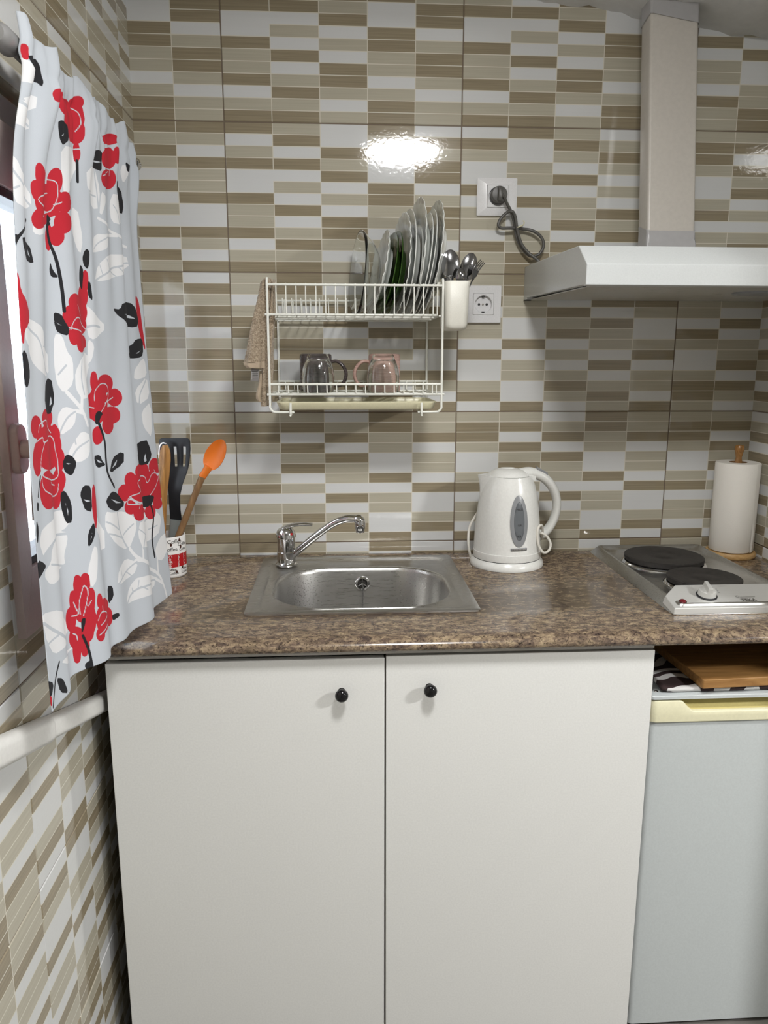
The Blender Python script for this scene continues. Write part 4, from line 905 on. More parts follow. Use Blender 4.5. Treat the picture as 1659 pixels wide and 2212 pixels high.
for k in range(5): mb.add([(.068, -.2005, 1.366-.0042*k), (.080, -.2000, 1.3655-.0042*k), (.080, -.2000, 1.3645-.0042*k), (.068, -.2005, 1.365-.0042*k)], [(0,1,2,3)])
mb.m = [0]*len(mb.f); obj('label_print', mb, 'ink_dark', lb, smooth=0)

# ------------------------------------------------------------------ fridge under the worktop
FX0, FX1, FF = .846, 1.3125, -.572
t = empty('small_fridge', (1.08, -.3, 0), 'small white fridge with a yellowed handle strip, under the worktop at the right', 'fridge')
mb = MB(); mb.box(FX0+.003, FX1, FF+.045, -.03, .0, .750); obj('body', mb, 'fridge', t, bevel=.004)
mb = MB(); mb.loft([[(p[0], p[1], z_) for p in rrect((FX0+.004+FX1)/2, FF+.022, (FX1-FX0-.004)/2, .022, .012, 6)] for z_ in (.012, .7045)]); d = obj('door', mb, 'fridge', t, smooth=40, bevel=0)
mb = MB(); pts = rrect((FX0+FX1)/2, FF+.019, (FX1-FX0)/2, .0245, .016, 8)
mb.loft([[(p[0], p[1], z_) for p in pts] for z_ in (.7045, .7190)]); mb.loft([[(p[0]*.99+.0108, p[1]*.98-.0106, .7045+h) for p in pts] for h in (-.002, 0)])
# left shoulder that rises beside the grip recess, and the back web of the recess
def zf(x):
    f_ = max(0, min(1, (x-.905)/.030)); return .7470 - .0225*(f_*f_*(3-2*f_))
xs = [FX0, FX0+.004, FX0+.012]+[.862+.006*k for k in range(14)]+[.96, 1.1, 1.25, FX1]
def rows(x):
    i = min(1, max(0, (x-FX0)/.014)); yo = .0165*(1-math.sqrt(max(0, 1-(1-i)**2)))
    z_ = zf(x); return [(x, FF-.0058+yo, .7040), (x, FF-.0058+yo, .715), (x, FF-.0055+yo, z_-.002), (x, FF-.004+yo, z_), (x, FF+.002+yo, z_+.0005)]
mb.loft([rows(x) for x in xs], False, False, closed=False)
tr = obj('handle_strip', mb, 'fridge_trim', d, smooth=50, label='yellowed ivory plastic handle strip')
mb = MB(); mb.loft([[(x, FF+.001+(.0165*(1-math.sqrt(max(0, 1-(1-min(1, max(0, (x-FX0)/.014)))**2)))), zf(x)+.0002), (x, FF+.012, min(zf(x)+.001, .7465)), (x, FF+.030, .7475), (x, FF+.044, .7485)] for x in xs], False, False, closed=False); obj('grip_recess', mb, 'fridge_recess', tr, smooth=60, label='deep yellow hollow of the handle')
mb = MB(); tp = rrect((FX0-.003+FX1)/2, (FF-.006-.03)/2, (FX1-FX0+.003)/2, (-.03-FF+.006)/2, .014, 6)
mb.loft([[(p[0], p[1], z_) for p in tp] for z_ in (.7505, .7565)]+[[(p[0]*.996+.0043, p[1]*.996-.0012, .7578) for p in tp]]); tpn = obj('top_panel', mb, 'fridge', t, smooth=40)
mb = MB(); mb.lathe([(0, .7577), (.004, .7577), (.003, .7589), (0, .7590)], (.866, -.555, 0), n=16); obj('panel_screw', mb, 'brass', tpn)
mb = MB(); fold = lambda u, v: (.872+.43*u+.004*math.sin(v*7), -.566+.50*v, .7638+.0006*math.sin(u*17)*math.sin(v*9+u*3)+(.0016 if v > 0 else 0)+.0035*math.exp(-((u*.43)/.012)**2))
mb.grid(fold, 60, 40); o = obj('printed_cloth', mb, 'zebra', None, solid=.0070, smooth=70)
tag(o, 'brown and white printed cloth spread on top of the small fridge', 'cloth')
mb = MB(); bx = Matrix.Translation((1.02, -.42, 0)) @ Matrix.Rotation(math.radians(3.2), 4, 'Z')
mb.loft([[tuple(bx @ Vector((p[0], p[1], 0))+Vector((0, 0, z_))) for p in rrect(.095, .02, .178, .175, .004, 4)] for z_ in (.7710, .7895)]); o = obj('cutting_board', mb, 'wood_board', None, bevel=.0015, smooth=40)
tag(o, 'thick light brown wooden cutting board lying on the printed cloth', 'cutting board')

# ------------------------------------------------------------------ white rail along the left wall
t = empty('wall_rail', (-.19, -.7, .83), 'white rounded plastic rail sloping along the left wall below the curtain', 'rail')
def railsec(p, w_, h_): return [(p[0]+q[0], p[1], p[2]+q[1]) for q in rrect(0, 0, w_, h_, w_*.85, 6)]
A_, B_ = Vector((-.1895, -.42, .7235)), Vector((-.1895, -1.25, .976))
mb = MB(); mb.loft([railsec(A_.lerp(B_, f_), .0135, .0190) for f_ in (0, .25, .49)]); obj('lower_length', mb, 'rail', t, smooth=50)
mb = MB(); mb.loft([railsec(A_.lerp(B_, f_)+Vector((.001, 0, 0)), w_, h_) for f_, w_, h_ in ((.475, .0125, .0180), (.482, .0143, .0200), (.490, .0150, .0215), (.75, .0150, .0215), (1, .0150, .0215))]); obj('upper_sleeve', mb, 'rail', t, smooth=50)

# ------------------------------------------------------------------ curtain on its rod
t = empty('curtain_rod', (-.169, -.5, 1.79), 'grey metal curtain rod with rounded end caps above the window', 'curtain rod')
mb = MB(); mb.tube([(-.169, -.800, 1.7885), (-.169, -.186, 1.7885)], .0055, 16); obj('pole', mb, 'rod_grey', t)
mb = MB(); mb.lathe([(0, -.026), (.010, -.025), (.0145, -.019), (.0155, -.012), (.0155, .014), (.013, .018), (0, .018)], (-.166, -.806, 1.7895), 'y', 32); obj('end_cap', mb, 'rod_grey', t)
mb = MB(); mb.lathe([(0, -.004), (.010, -.003), (.0135, .004), (.0125, .012), (.006, .017), (0, .018)], (-.163, -.186, 1.7885), 'y', 28); obj('end_cap', mb, 'chrome', t, label='small bright end cap')
for y in (-.785, -.198): mb = MB(); mb.tube([(XL, y, 1.7885), (-.163, y, 1.7885)], .005, 12); mb.lathe([(0, 0), (.012, 0), (.012, .004), (0, .004)], (XL, y, 1.7885), 'x', 24); obj('bracket', mb, 'rod_grey', t)
def curtain_pt(u,v):
    # u 0 (near camera) .. 1 (near the corner), v 0 top .. 1 hem ; arrays
    s=v**1.0
    Yt=-.795+.56*u; Yb=-.965+.545*u
    Xt=-.163+0*u;   Xb=-.129+.038*u
    bul=np.sin(np.pi*np.clip(v,0,1))
    Zt=1.822+0*u;  Zb=.942-.012*u
    X=Xt+(Xb-Xt)*s; Y=Yt+(Yb-Yt)*s; Z=Zt+(Zb-Zt)*s
    X=X-bul*(.010-.003*u); Y=Y-bul*.012*(1-u)
    # gathers by the rod, broad folds towards the hem
    g=np.exp(-((v-.045)/.10)**2)
    X=X+g*(.0125+.0085*np.sin(u*30+1.6*np.sin(u*8)+v*6)+.0028*np.sin(u*69+v*9)+.0012*np.sin(u*133))
    Z=Z+(.006*np.sin(u*29+2)+.004*np.sin(u*61))*np.exp(-(v/.03)**2)
    b=np.clip((v-.06)/.5,0,1)
    fold=.013*np.sin(u*19+.8)*(1-u*.6)+.006*np.sin(u*33+2+v*1.2)*(1-.7*u)
    X=X+b*fold+(1-b)*np.clip(v/.06,0,1)*.007*np.sin(u*44)
    # one pleat where the flat far panel laps over the near part
    p=1/(1+np.exp(-(u-.46-.02*v)/.012))
    X=X+.014*p*np.clip(v*4,0,1)*(1-.5*np.clip((u-.46)/.5,0,1))
    # cinched at the rod
    X=X-.004*np.exp(-((v-.05)/.012)**2)
    return X,Y,Z

PRINT={'red':[[(191,200),(253,199),(196,215),(186,221),(171,224),(161,222),(151,217),(146,210),(146,201),(146,194),(151,189),(156,188),(164,190),(176,194)],[(303,196),(298,206),(288,215),(280,219),(270,220),(260,216),(256,208),(256,199),(263,189),(273,181),(283,176),(293,175),(300,179),(303,187)],[(193,223),(251,223),(248,231),(188,243),(166,248),(154,247),(141,244),(134,238),(131,231),(131,224),(136,219),(146,216),(156,217),(171,219)],[(399,216),(352,229),(332,237),(318,242),(305,244),(295,242),(290,237),(288,230),(290,223),(298,216),(308,212),(320,210),(337,211),(352,215)],[(303,226),(298,238),(288,248),(270,256),(248,259),(164,264),(149,258),(144,247),(149,236),(161,225),(193,216),(273,204),(288,207),(298,215)],[(253,264),(246,271),(179,283),(159,287),(146,288),(136,285),(131,280),(131,274),(139,267),(149,261),(161,256),(179,255),(248,250),(256,255)],[(352,256),(340,266),(323,274),(310,278),(298,280),(288,278),(283,272),(280,265),(283,258),(290,250),(300,246),(313,244),(325,246),(342,250)],[(305,284),(303,291),(295,297),(288,301),(280,302),(270,300),(265,295),(263,288),(265,282),(273,275),(280,271),(290,270),(298,273),(303,277)],[(270,290),(268,299),(265,307),(260,311),(256,312),(248,309),(246,301),(243,293),(246,284),(251,277),(258,272),(263,271),(268,275),(270,281)],[(337,42),(300,54),(290,59),(191,82),(184,84),(176,84),(174,81),(171,78),(171,74),(176,69),(181,67),(188,65),(196,65),(303,44)],[(439,32),(439,36),(437,40),(432,44),(427,47),(419,48),(407,48),(387,48),(385,45),(385,40),(397,35),(422,31),(429,30),(437,30)],[(399,49),(409,55),(390,66),(380,72),(347,79),(332,80),(300,81),(290,77),(285,71),(198,82),(198,78),(300,56),(370,43),(380,46)],[(437,59),(432,72),(427,82),(422,88),(414,89),(390,89),(375,83),(372,73),(387,58),(412,45),(419,40),(427,38),(434,41),(439,48)],[(434,86),(434,95),(429,103),(422,108),(412,110),(385,112),(345,112),(342,103),(350,93),(385,80),(414,70),(424,68),(429,71),(434,77)],[(424,71),(424,80),(419,89),(407,96),(377,101),(335,105),(325,99),(318,91),(325,80),(342,69),(397,53),(419,49),(424,52),(427,59)],[(427,124),(427,132),(424,138),(422,141),(419,142),(414,139),(412,134),(409,127),(409,120),(412,114),(417,109),(419,108),(422,112),(424,117)],[(732,45),(727,51),(715,56),(705,60),(682,65),(660,67),(630,69),(628,65),(658,55),(673,49),(692,43),(705,40),(715,40),(725,42)],[(710,88),(710,96),(705,104),(692,110),(665,115),(623,118),(613,113),(613,103),(618,94),(633,85),(665,76),(692,71),(702,73),(707,79)],[(717,128),(715,136),(707,144),(697,149),(673,153),(613,157),(603,152),(598,145),(605,136),(620,127),(665,117),(695,112),(705,114),(712,120)],[(732,78),(732,85),(730,91),(722,95),(717,96),(712,94),(710,89),(707,82),(710,75),(712,69),(717,65),(722,65),(727,67),(730,72)],[(12,49),(12,53),(10,57),(7,60),(5,61),(5,59),(5,56),(5,52),(5,48),(5,45),(5,42),(7,42),(10,43),(12,45)],[(464,348),(464,357),(459,364),(457,367),(449,368),(444,364),(442,358),(442,350),(444,342),(447,335),(452,332),(457,331),(462,334),(464,340)],[(462,375),(459,384),(454,391),(444,396),(429,396),(412,393),(382,388),(390,379),(409,369),(424,361),(437,357),(449,356),(457,359),(459,366)],[(419,387),(404,394),(362,400),(340,405),(327,405),(320,402),(315,398),(313,393),(318,387),(323,383),(332,380),(347,379),(375,380),(414,382)],[(340,414),(335,421),(325,426),(315,429),(308,429),(300,427),(295,422),(295,416),(298,410),(303,405),(310,401),(320,400),(330,402),(337,408)],[(457,404),(454,412),(447,419),(434,423),(392,424),(360,422),(352,416),(350,409),(360,400),(387,393),(427,387),(442,387),(449,390),(454,396)],[(437,414),(424,423),(357,432),(330,437),(315,437),(303,434),(298,428),(295,419),(298,411),(308,404),(320,399),(340,398),(377,400),(432,405)],[(452,399),(449,409),(437,417),(404,422),(352,424),(337,421),(332,414),(332,406),(335,396),(347,389),(387,383),(427,381),(444,384),(449,391)],[(357,446),(350,454),(340,460),(327,463),(320,464),(313,461),(310,455),(308,448),(310,441),(315,435),(325,432),(335,431),(345,434),(357,439)],[(444,460),(442,466),(385,472),(362,475),(347,475),(340,473),(335,468),(335,462),(337,456),(345,450),(357,448),(382,447),(434,448),(444,454)],[(452,428),(447,435),(432,441),(367,446),(345,446),(332,444),(327,439),(325,433),(330,426),(337,421),(355,417),(414,415),(439,417),(449,422)],[(491,526),(489,533),(484,538),(476,541),(471,541),(466,538),(464,533),(464,526),(466,519),(469,514),(474,511),(481,511),(486,514),(489,520)],[(608,533),(601,540),(583,545),(556,548),(529,547),(509,544),(496,538),(494,531),(499,525),(514,519),(538,517),(566,517),(591,520),(605,526)],[(655,561),(650,567),(638,572),(620,575),(601,574),(576,570),(558,565),(553,558),(563,552),(583,547),(608,544),(628,544),(643,548),(653,554)],[(638,593),(633,601),(618,605),(593,607),(558,606),(529,602),(514,595),(509,589),(516,583),(538,578),(571,577),(603,578),(625,581),(635,587)],[(591,612),(583,618),(566,622),(546,624),(524,623),(511,619),(504,614),(501,608),(506,602),(519,596),(536,594),(556,595),(576,599),(588,605)],[(496,626),(494,632),(486,637),(476,639),(469,639),(462,636),(457,630),(457,624),(459,617),(466,613),(474,610),(484,610),(491,614),(496,619)],[(553,569),(538,584),(514,595),(491,601),(476,601),(462,593),(382,579),(380,565),(459,552),(471,540),(486,533),(506,534),(534,541),(551,554)],[(241,584),(238,590),(231,594),(211,596),(141,593),(124,590),(117,585),(114,579),(121,574),(134,569),(161,568),(223,570),(236,573),(241,578)],[(104,592),(97,599),(87,603),(72,606),(54,605),(35,601),(22,594),(20,588),(27,582),(42,577),(64,575),(82,576),(94,579),(102,585)],[(263,614),(260,621),(256,626),(248,629),(238,628),(228,624),(221,618),(221,611),(226,605),(236,600),(246,596),(253,596),(258,601),(263,607)],[(265,632),(258,648),(246,659),(213,664),(112,656),(82,647),(62,634),(57,620),(72,607),(99,596),(139,592),(236,596),(256,605),(263,617)],[(92,639),(84,650),(74,657),(59,661),(42,659),(30,654),(20,644),(20,634),(30,625),(45,618),(62,614),(77,615),(87,620),(92,629)],[(270,653),(268,660),(263,667),(256,670),(248,669),(243,665),(238,658),(238,650),(241,641),(248,635),(256,632),(260,633),(265,637),(270,643)],[(241,700),(233,712),(159,715),(119,716),(92,713),(74,706),(62,695),(62,683),(72,672),(92,664),(114,660),(151,663),(231,675),(238,686)],[(251,710),(246,719),(241,725),(231,728),(216,726),(146,715),(139,708),(141,700),(154,692),(218,691),(231,688),(241,689),(248,695),(251,702)],[(268,688),(263,696),(258,702),(251,705),(241,704),(231,700),(221,691),(218,683),(228,676),(238,670),(248,668),(256,668),(263,673),(268,679)],[(908,724),(901,731),(883,736),(864,738),(732,727),(702,721),(692,714),(690,707),(697,700),(717,696),(854,702),(879,704),(896,708),(906,716)],[(1020,721),(1010,728),(993,733),(970,734),(946,732),(926,727),(916,721),(913,713),(923,707),(938,702),(960,700),(985,702),(1005,707),(1018,713)],[(687,724),(682,729),(673,733),(663,735),(650,734),(640,730),(635,725),(633,719),(638,713),(645,709),(658,707),(670,708),(680,712),(687,717)],[(658,746),(653,751),(643,755),(630,757),(613,755),(598,751),(586,745),(581,737),(591,732),(605,729),(620,727),(638,729),(648,732),(655,738)],[(1020,767),(995,779),(943,785),(886,786),(710,768),(668,758),(648,746),(645,732),(655,721),(682,713),(851,720),(908,724),(970,736),(1010,751)],[(673,775),(668,780),(660,783),(650,785),(638,783),(628,780),(620,775),(620,769),(623,765),(633,761),(643,760),(655,761),(665,765),(673,770)],[(844,803),(732,798),(710,801),(690,802),(675,800),(665,796),(660,789),(660,782),(663,776),(673,771),(685,770),(702,772),(725,777),(841,795)],[(928,812),(921,817),(908,821),(891,821),(874,820),(859,815),(849,809),(846,803),(854,798),(869,795),(883,793),(901,795),(916,800),(926,805)],[(998,800),(993,805),(978,807),(960,808),(943,806),(926,802),(918,797),(916,792),(923,787),(933,784),(953,784),(973,786),(988,790),(995,795)],[(1020,767),(1015,777),(1003,785),(988,788),(973,787),(960,781),(955,772),(958,761),(965,751),(980,744),(995,739),(1010,740),(1020,747),(1020,756)],[(280,860),(278,865),(275,870),(273,872),(268,871),(265,868),(265,863),(265,857),(268,851),(270,847),(273,845),(278,846),(280,849),(280,854)],[(303,861),(303,867),(298,871),(293,873),(288,873),(285,869),(283,864),(283,858),(285,852),(288,847),(293,845),(298,846),(303,850),(303,855)],[(265,883),(263,890),(260,894),(256,896),(253,895),(248,892),(248,886),(248,880),(251,874),(253,870),(258,868),(260,869),(263,872),(265,877)],[(313,893),(310,901),(308,907),(303,909),(298,908),(295,904),(293,897),(295,890),(298,881),(300,875),(305,872),(310,873),(313,877),(315,884)],[(303,896),(298,908),(290,918),(280,922),(270,920),(263,913),(258,901),(258,887),(263,874),(270,865),(280,860),(290,862),(298,869),(303,881)],[(258,914),(256,921),(251,927),(243,929),(236,928),(228,922),(223,915),(223,907),(228,900),(236,895),(246,893),(251,894),(256,898),(258,905)],[(310,924),(308,933),(303,941),(298,944),(293,943),(288,936),(285,928),(285,919),(288,910),(293,904),(298,900),(305,902),(308,906),(310,914)],[(300,942),(298,949),(293,954),(288,956),(280,954),(275,950),(273,944),(273,936),(275,929),(280,925),(288,923),(293,924),(298,928),(300,934)],[(273,949),(270,955),(265,960),(256,961),(246,959),(238,954),(231,947),(231,940),(236,933),(243,928),(253,927),(263,929),(270,934),(273,941)],[(263,966),(260,974),(258,981),(253,984),(246,982),(243,978),(241,970),(241,961),(246,953),(251,947),(256,944),(260,945),(263,949),(265,957)],[(285,963),(283,970),(278,975),(275,978),(270,977),(268,973),(268,967),(268,960),(270,953),(273,948),(278,945),(280,946),(283,950),(285,956)],[(342,899),(340,903),(335,906),(330,907),(327,907),(323,904),(323,900),(323,896),(325,892),(327,888),(330,886),(335,887),(340,891),(342,895)],[(449,926),(444,930),(377,922),(360,921),(347,919),(340,915),(337,911),(337,906),(340,901),(347,899),(357,898),(372,901),(442,915),(447,920)],[(395,941),(372,947),(350,951),(335,953),(325,951),(318,945),(315,935),(315,925),(318,915),(325,909),(335,906),(350,909),(370,917),(437,938)],[(464,950),(462,956),(454,960),(439,960),(367,946),(355,941),(350,934),(350,928),(355,923),(367,920),(442,930),(454,933),(462,938),(464,944)],[(337,955),(335,959),(330,962),(323,963),(318,962),(313,959),(310,954),(310,949),(313,945),(318,942),(323,941),(327,942),(332,945),(337,950)],[(5,984),(2,987),(2,989),(0,989),(-3,988),(-5,987),(-5,984),(-5,982),(-5,980),(-3,978),(0,978),(2,979),(5,980),(5,982)],[(-20,62),(-13,62),(-18,81),(-20,100),(-20,88)],[(916,360),(968,361),(975,395),(983,433),(988,465),(970,449),(933,416),(928,384)],[(923,348),(965,352),(975,381),(978,407),(941,405),(921,374)],[(0,409),(22,408),(79,422),(47,440),(15,447),(5,473),(2,449),(0,425)],[(-8,367),(2,372),(7,396),(40,408),(79,423),(57,439),(-3,441),(-5,408),(-8,381)],[(352,699),(380,716),(350,780),(342,757),(340,736)]],'redl':[(5,[(191,208),(278,196),(290,211),(285,231),(256,251),(166,248),(166,237),(256,220)]),(5,[(278,236),(290,233),(303,228)]),(5,[(256,251),(184,266)]),(5,[(402,49),(427,54),(427,75),(414,90)]),(5,[(409,122),(427,118)]),(5,[(613,121),(705,112)]),(5,[(690,115),(690,126)]),(5,[(608,138),(675,120)]),(5,[(313,440),(330,423),(362,418),(447,434)]),(5,[(357,396),(399,413)]),(5,[(305,436),(385,442)]),(5,[(474,562),(481,543),(514,532),(561,536),(566,556),(524,574),(486,588)]),(5,[(531,568),(605,559)]),(5,[(382,565),(471,575)]),(5,[(67,612),(107,608),(119,616),(228,612),(246,638),(251,663),(231,682),(94,666),(87,639),(119,617)]),(5,[(82,600),(99,587),(161,585),(231,607)]),(5,[(82,663),(97,688),(223,708),(248,691)]),(5,[(154,680),(228,691)]),(5,[(635,765),(648,752),(715,748),(705,726),(861,729),(888,746),(936,730),(993,738),(960,758),(896,774)]),(5,[(635,765),(675,770),(732,773)]),(5,[(955,723),(973,733),(1020,734)]),(5,[(702,771),(690,780)]),(5,[(273,909),(273,890),(283,872),(290,864),(298,875),(290,896),(280,913)]),(5,[(248,907),(265,908),(270,899)]),(5,[(258,886),(265,901)]),(5,[(295,899),(305,891)]),(5,[(246,935),(256,940),(258,948)]),(5,[(318,928),(337,917),(382,928),(350,934),(327,938)]),(5,[(342,908),(342,918)]),(5,[(318,953),(370,944)])],'blk':[[(253,252),(270,261),(263,265),(268,270),(251,276)],[(263,330),(270,343),(288,355),(265,356),(258,346)],[(-15,308),(2,315),(27,309),(7,322),(-13,324)],[(25,312),(114,318),(124,332),(131,346),(59,342),(32,330)],[(283,95),(315,90),(342,96),(345,116),(308,133),(293,128),(285,109)],[(457,129),(563,95),(618,89),(610,106),(603,131),(553,133)],[(727,126),(829,132),(856,163),(846,186),(749,170),(727,146)],[(12,53),(136,28),(146,36),(151,48),(151,61),(146,72),(141,64),(30,72),(12,62)],[(-20,109),(-15,115),(-15,121),(-20,128)],[(-15,24),(-5,17),(-10,28)],[(452,297),(462,290),(474,295),(471,317),(464,328),(449,321),(444,309)],[(434,320),(449,331),(437,369),(419,355),(424,333)],[(466,348),(476,350),(486,383),(466,377),(462,362)],[(836,74),(864,77),(903,81),(854,95)],[(268,412),(290,415),(298,426),(310,438),(305,450),(288,448),(275,444),(268,430)],[(645,388),(700,388),(717,373),(864,364),(918,378),(943,402),(906,418),(747,417),(720,408),(677,400)],[(735,472),(866,455),(893,442),(975,438),(963,475),(901,483),(740,483)],[(0,475),(25,485),(45,513),(7,535),(-8,517)],[(474,585),(489,580),(511,586),(494,593),(486,602),(471,606)],[(452,660),(479,659),(486,672),(501,679),(462,683)],[(516,698),(553,672),(643,662),(635,689)],[(248,515),(258,556),(233,582),(149,558),(174,536)],[(265,659),(278,644),(295,650),(303,662),(288,682),(270,674)],[(251,706),(265,702),(280,723),(278,757),(260,757),(248,727)],[(27,697),(45,701),(35,712),(22,709)],[(12,720),(25,736),(7,758),(2,742)],[(-3,777),(42,788),(59,796),(15,802),(-5,805)],[(911,653),(938,674),(948,693),(896,711),(735,691),(725,673)],[(484,741),(521,729),(576,737),(628,765),(558,771),(494,759)],[(735,769),(883,771),(936,778),(906,793),(864,796),(735,779)],[(303,713),(315,699),(342,703),(337,747),(313,741),(308,728)],[(310,804),(315,778),(340,763),(345,780),(325,798)],[(273,917),(285,916),(283,926),(270,944)],[(268,992),(283,987),(290,999),(275,1007)],[(457,893),(479,896),(479,917),(452,926)],[(464,946),(491,947),(494,954),(466,958)],[(49,961),(84,970),(107,999),(62,987)],[(-10,951),(30,964),(5,980),(-13,967)]],'stem':[(12,[(253,273),(260,296),(278,319),(288,344),(295,377),(298,409)]),(10,[(97,282),(12,315),(-10,342)]),(10,[(422,140),(427,176)]),(12,[(484,602),(506,637),(504,674),(511,699),(551,724)]),(8,[(72,664),(42,691)]),(12,[(896,793),(908,819),(879,862),(883,902)]),(8,[(273,944),(283,968),(288,998)]),(8,[(74,943),(45,960),(27,977),(10,995)])],'slit':[[(705,396),(856,393),(906,399),(856,399)],[(881,473),(948,463),(903,472)],[(233,565),(243,546),(246,561)],[(275,659),(290,661),(280,662)],[(263,721),(270,738),(268,746)],[(881,696),(896,684),(901,700),(886,702)],[(509,742),(603,759),(551,754)],[(310,722),(335,728),(320,728)],[(318,794),(330,778),(325,789)],[(270,427),(290,434),(280,432)],[(295,118),(318,109),(305,118)],[(476,126),(608,112),(568,120)],[(97,324),(114,337),(102,334)],[(538,690),(601,676),(586,685)],[(464,666),(486,674),(471,673)]],'leaf':[[(12,439),(92,431),(166,442),(188,465),(107,478),(25,468)],[(37,470),(233,473),(236,518),(134,509),(62,489)],[(268,449),(288,450),(298,477),(313,489),(310,528),(285,544),(268,528),(263,494)],[(320,509),(355,484),(449,475),(457,509),(375,552),(335,555),(318,538)],[(454,392),(489,404),(586,427),(484,452),(459,446)],[(459,452),(484,462),(471,488),(454,496)],[(864,528),(874,507),(926,488),(970,483),(978,520)],[(973,521),(864,550),(876,581),(983,565)],[(988,577),(898,596),(903,628),(968,655)],[(263,582),(283,567),(313,575),(303,599),(265,614)],[(285,643),(303,625),(325,610),(360,619),(347,651),(310,660),(288,654)],[(481,763),(506,768),(615,777),(663,795),(663,817),(618,850),(514,825),(474,794)],[(690,803),(928,809),(978,830),(931,863),(690,860),(668,829)],[(893,888),(941,870),(1015,867),(1013,899),(946,918),(898,908)],[(499,899),(516,874),(596,864),(653,881),(628,900)],[(558,945),(596,920),(653,907),(874,939),(849,962),(650,947)],[(365,755),(469,787),(462,834),(355,788)],[(102,777),(151,762),(258,768),(258,785),(241,807),(243,821),(154,826),(77,827),(35,805),(89,796)],[(303,844),(330,803),(345,812),(327,860),(308,871)],[(54,740),(246,731),(280,750),(248,767),(102,767),(49,781),(22,756)],[(-8,856),(114,872),(223,909),(223,930),(117,929),(52,926),(12,898),(2,874)],[(79,944),(223,957),(243,957),(144,961)],[(-18,202),(5,204),(32,222),(124,234),(129,261),(12,271),(-5,250)],[(-15,121),(117,124),(121,143),(2,158),(-15,141)],[(5,116),(139,83),(136,110),(27,124)],[(300,136),(409,120),(422,162),(313,217),(303,184)],[(337,253),(424,218),(447,277),(434,304),(390,273)],[(452,148),(553,127),(583,167),(568,213),(466,186)],[(591,169),(625,178),(573,223)],[(692,183),(715,154),(844,170),(747,215),(697,215)],[(494,293),(543,256),(625,250),(613,274),(548,288)],[(519,346),(553,313),(615,288),(859,267),(871,293),(682,325)],[(134,284),(246,276),(166,297),(134,297)],[(-15,83),(-3,59),(30,72),(136,66),(-8,98)],[(831,80),(866,93),(839,119),(816,100)]],'lstem':[(8,[(623,849),(677,879),(876,932),(933,973),(948,1004)]),(7,[(687,858),(682,880)]),(7,[(901,910),(896,941)]),(7,[(643,875),(680,879)]),(7,[(866,944),(923,964)]),(7,[(293,544),(332,575),(352,601)]),(7,[(335,554),(330,574)]),(6,[(566,224),(697,237),(861,250)]),(6,[(608,251),(717,241)]),(7,[(313,575),(330,578)])],'vein':[(7,[(531,342),(663,310),(864,283)]),(5,[(573,327),(561,312)]),(5,[(630,315),(603,297)]),(5,[(705,303),(754,314)]),(5,[(623,314),(692,323)]),(9,[(558,771),(563,805),(615,848)]),(6,[(481,781),(556,804)]),(6,[(591,819),(653,805)]),(6,[(486,803),(588,824)]),(7,[(913,813),(737,832),(690,858)]),(5,[(677,819),(725,836)]),(5,[(856,841),(933,841)]),(6,[(506,897),(586,887),(650,878)]),(5,[(543,890),(536,877)]),(5,[(586,887),(613,898)]),(7,[(571,944),(648,929),(864,947)]),(5,[(615,934),(613,923)]),(5,[(655,927),(690,939)]),(5,[(640,930),(650,914)]),(8,[(17,441),(124,456),(169,490),(226,513)]),(6,[(273,514),(295,499)]),(6,[(352,489),(340,519),(347,548)]),(6,[(265,609),(288,586),(310,576)]),(6,[(290,652),(313,635),(352,626)]),(5,[(305,630),(303,623)]),(8,[(49,779),(146,766),(258,773)]),(6,[(89,798),(236,822)]),(10,[(2,870),(141,921)]),(6,[(20,904),(87,905)]),(8,[(-10,207),(12,229),(124,256)]),(6,[(-5,250),(20,242)]),(6,[(553,130),(568,172),(571,210)]),(6,[(474,185),(561,184)]),(5,[(710,181),(730,193),(740,213)]),(8,[(-5,123),(117,137)]),(8,[(454,431),(486,427),(536,428)]),(8,[(970,526),(906,554),(888,578)]),(5,[(526,285),(566,268),(615,254)])]}

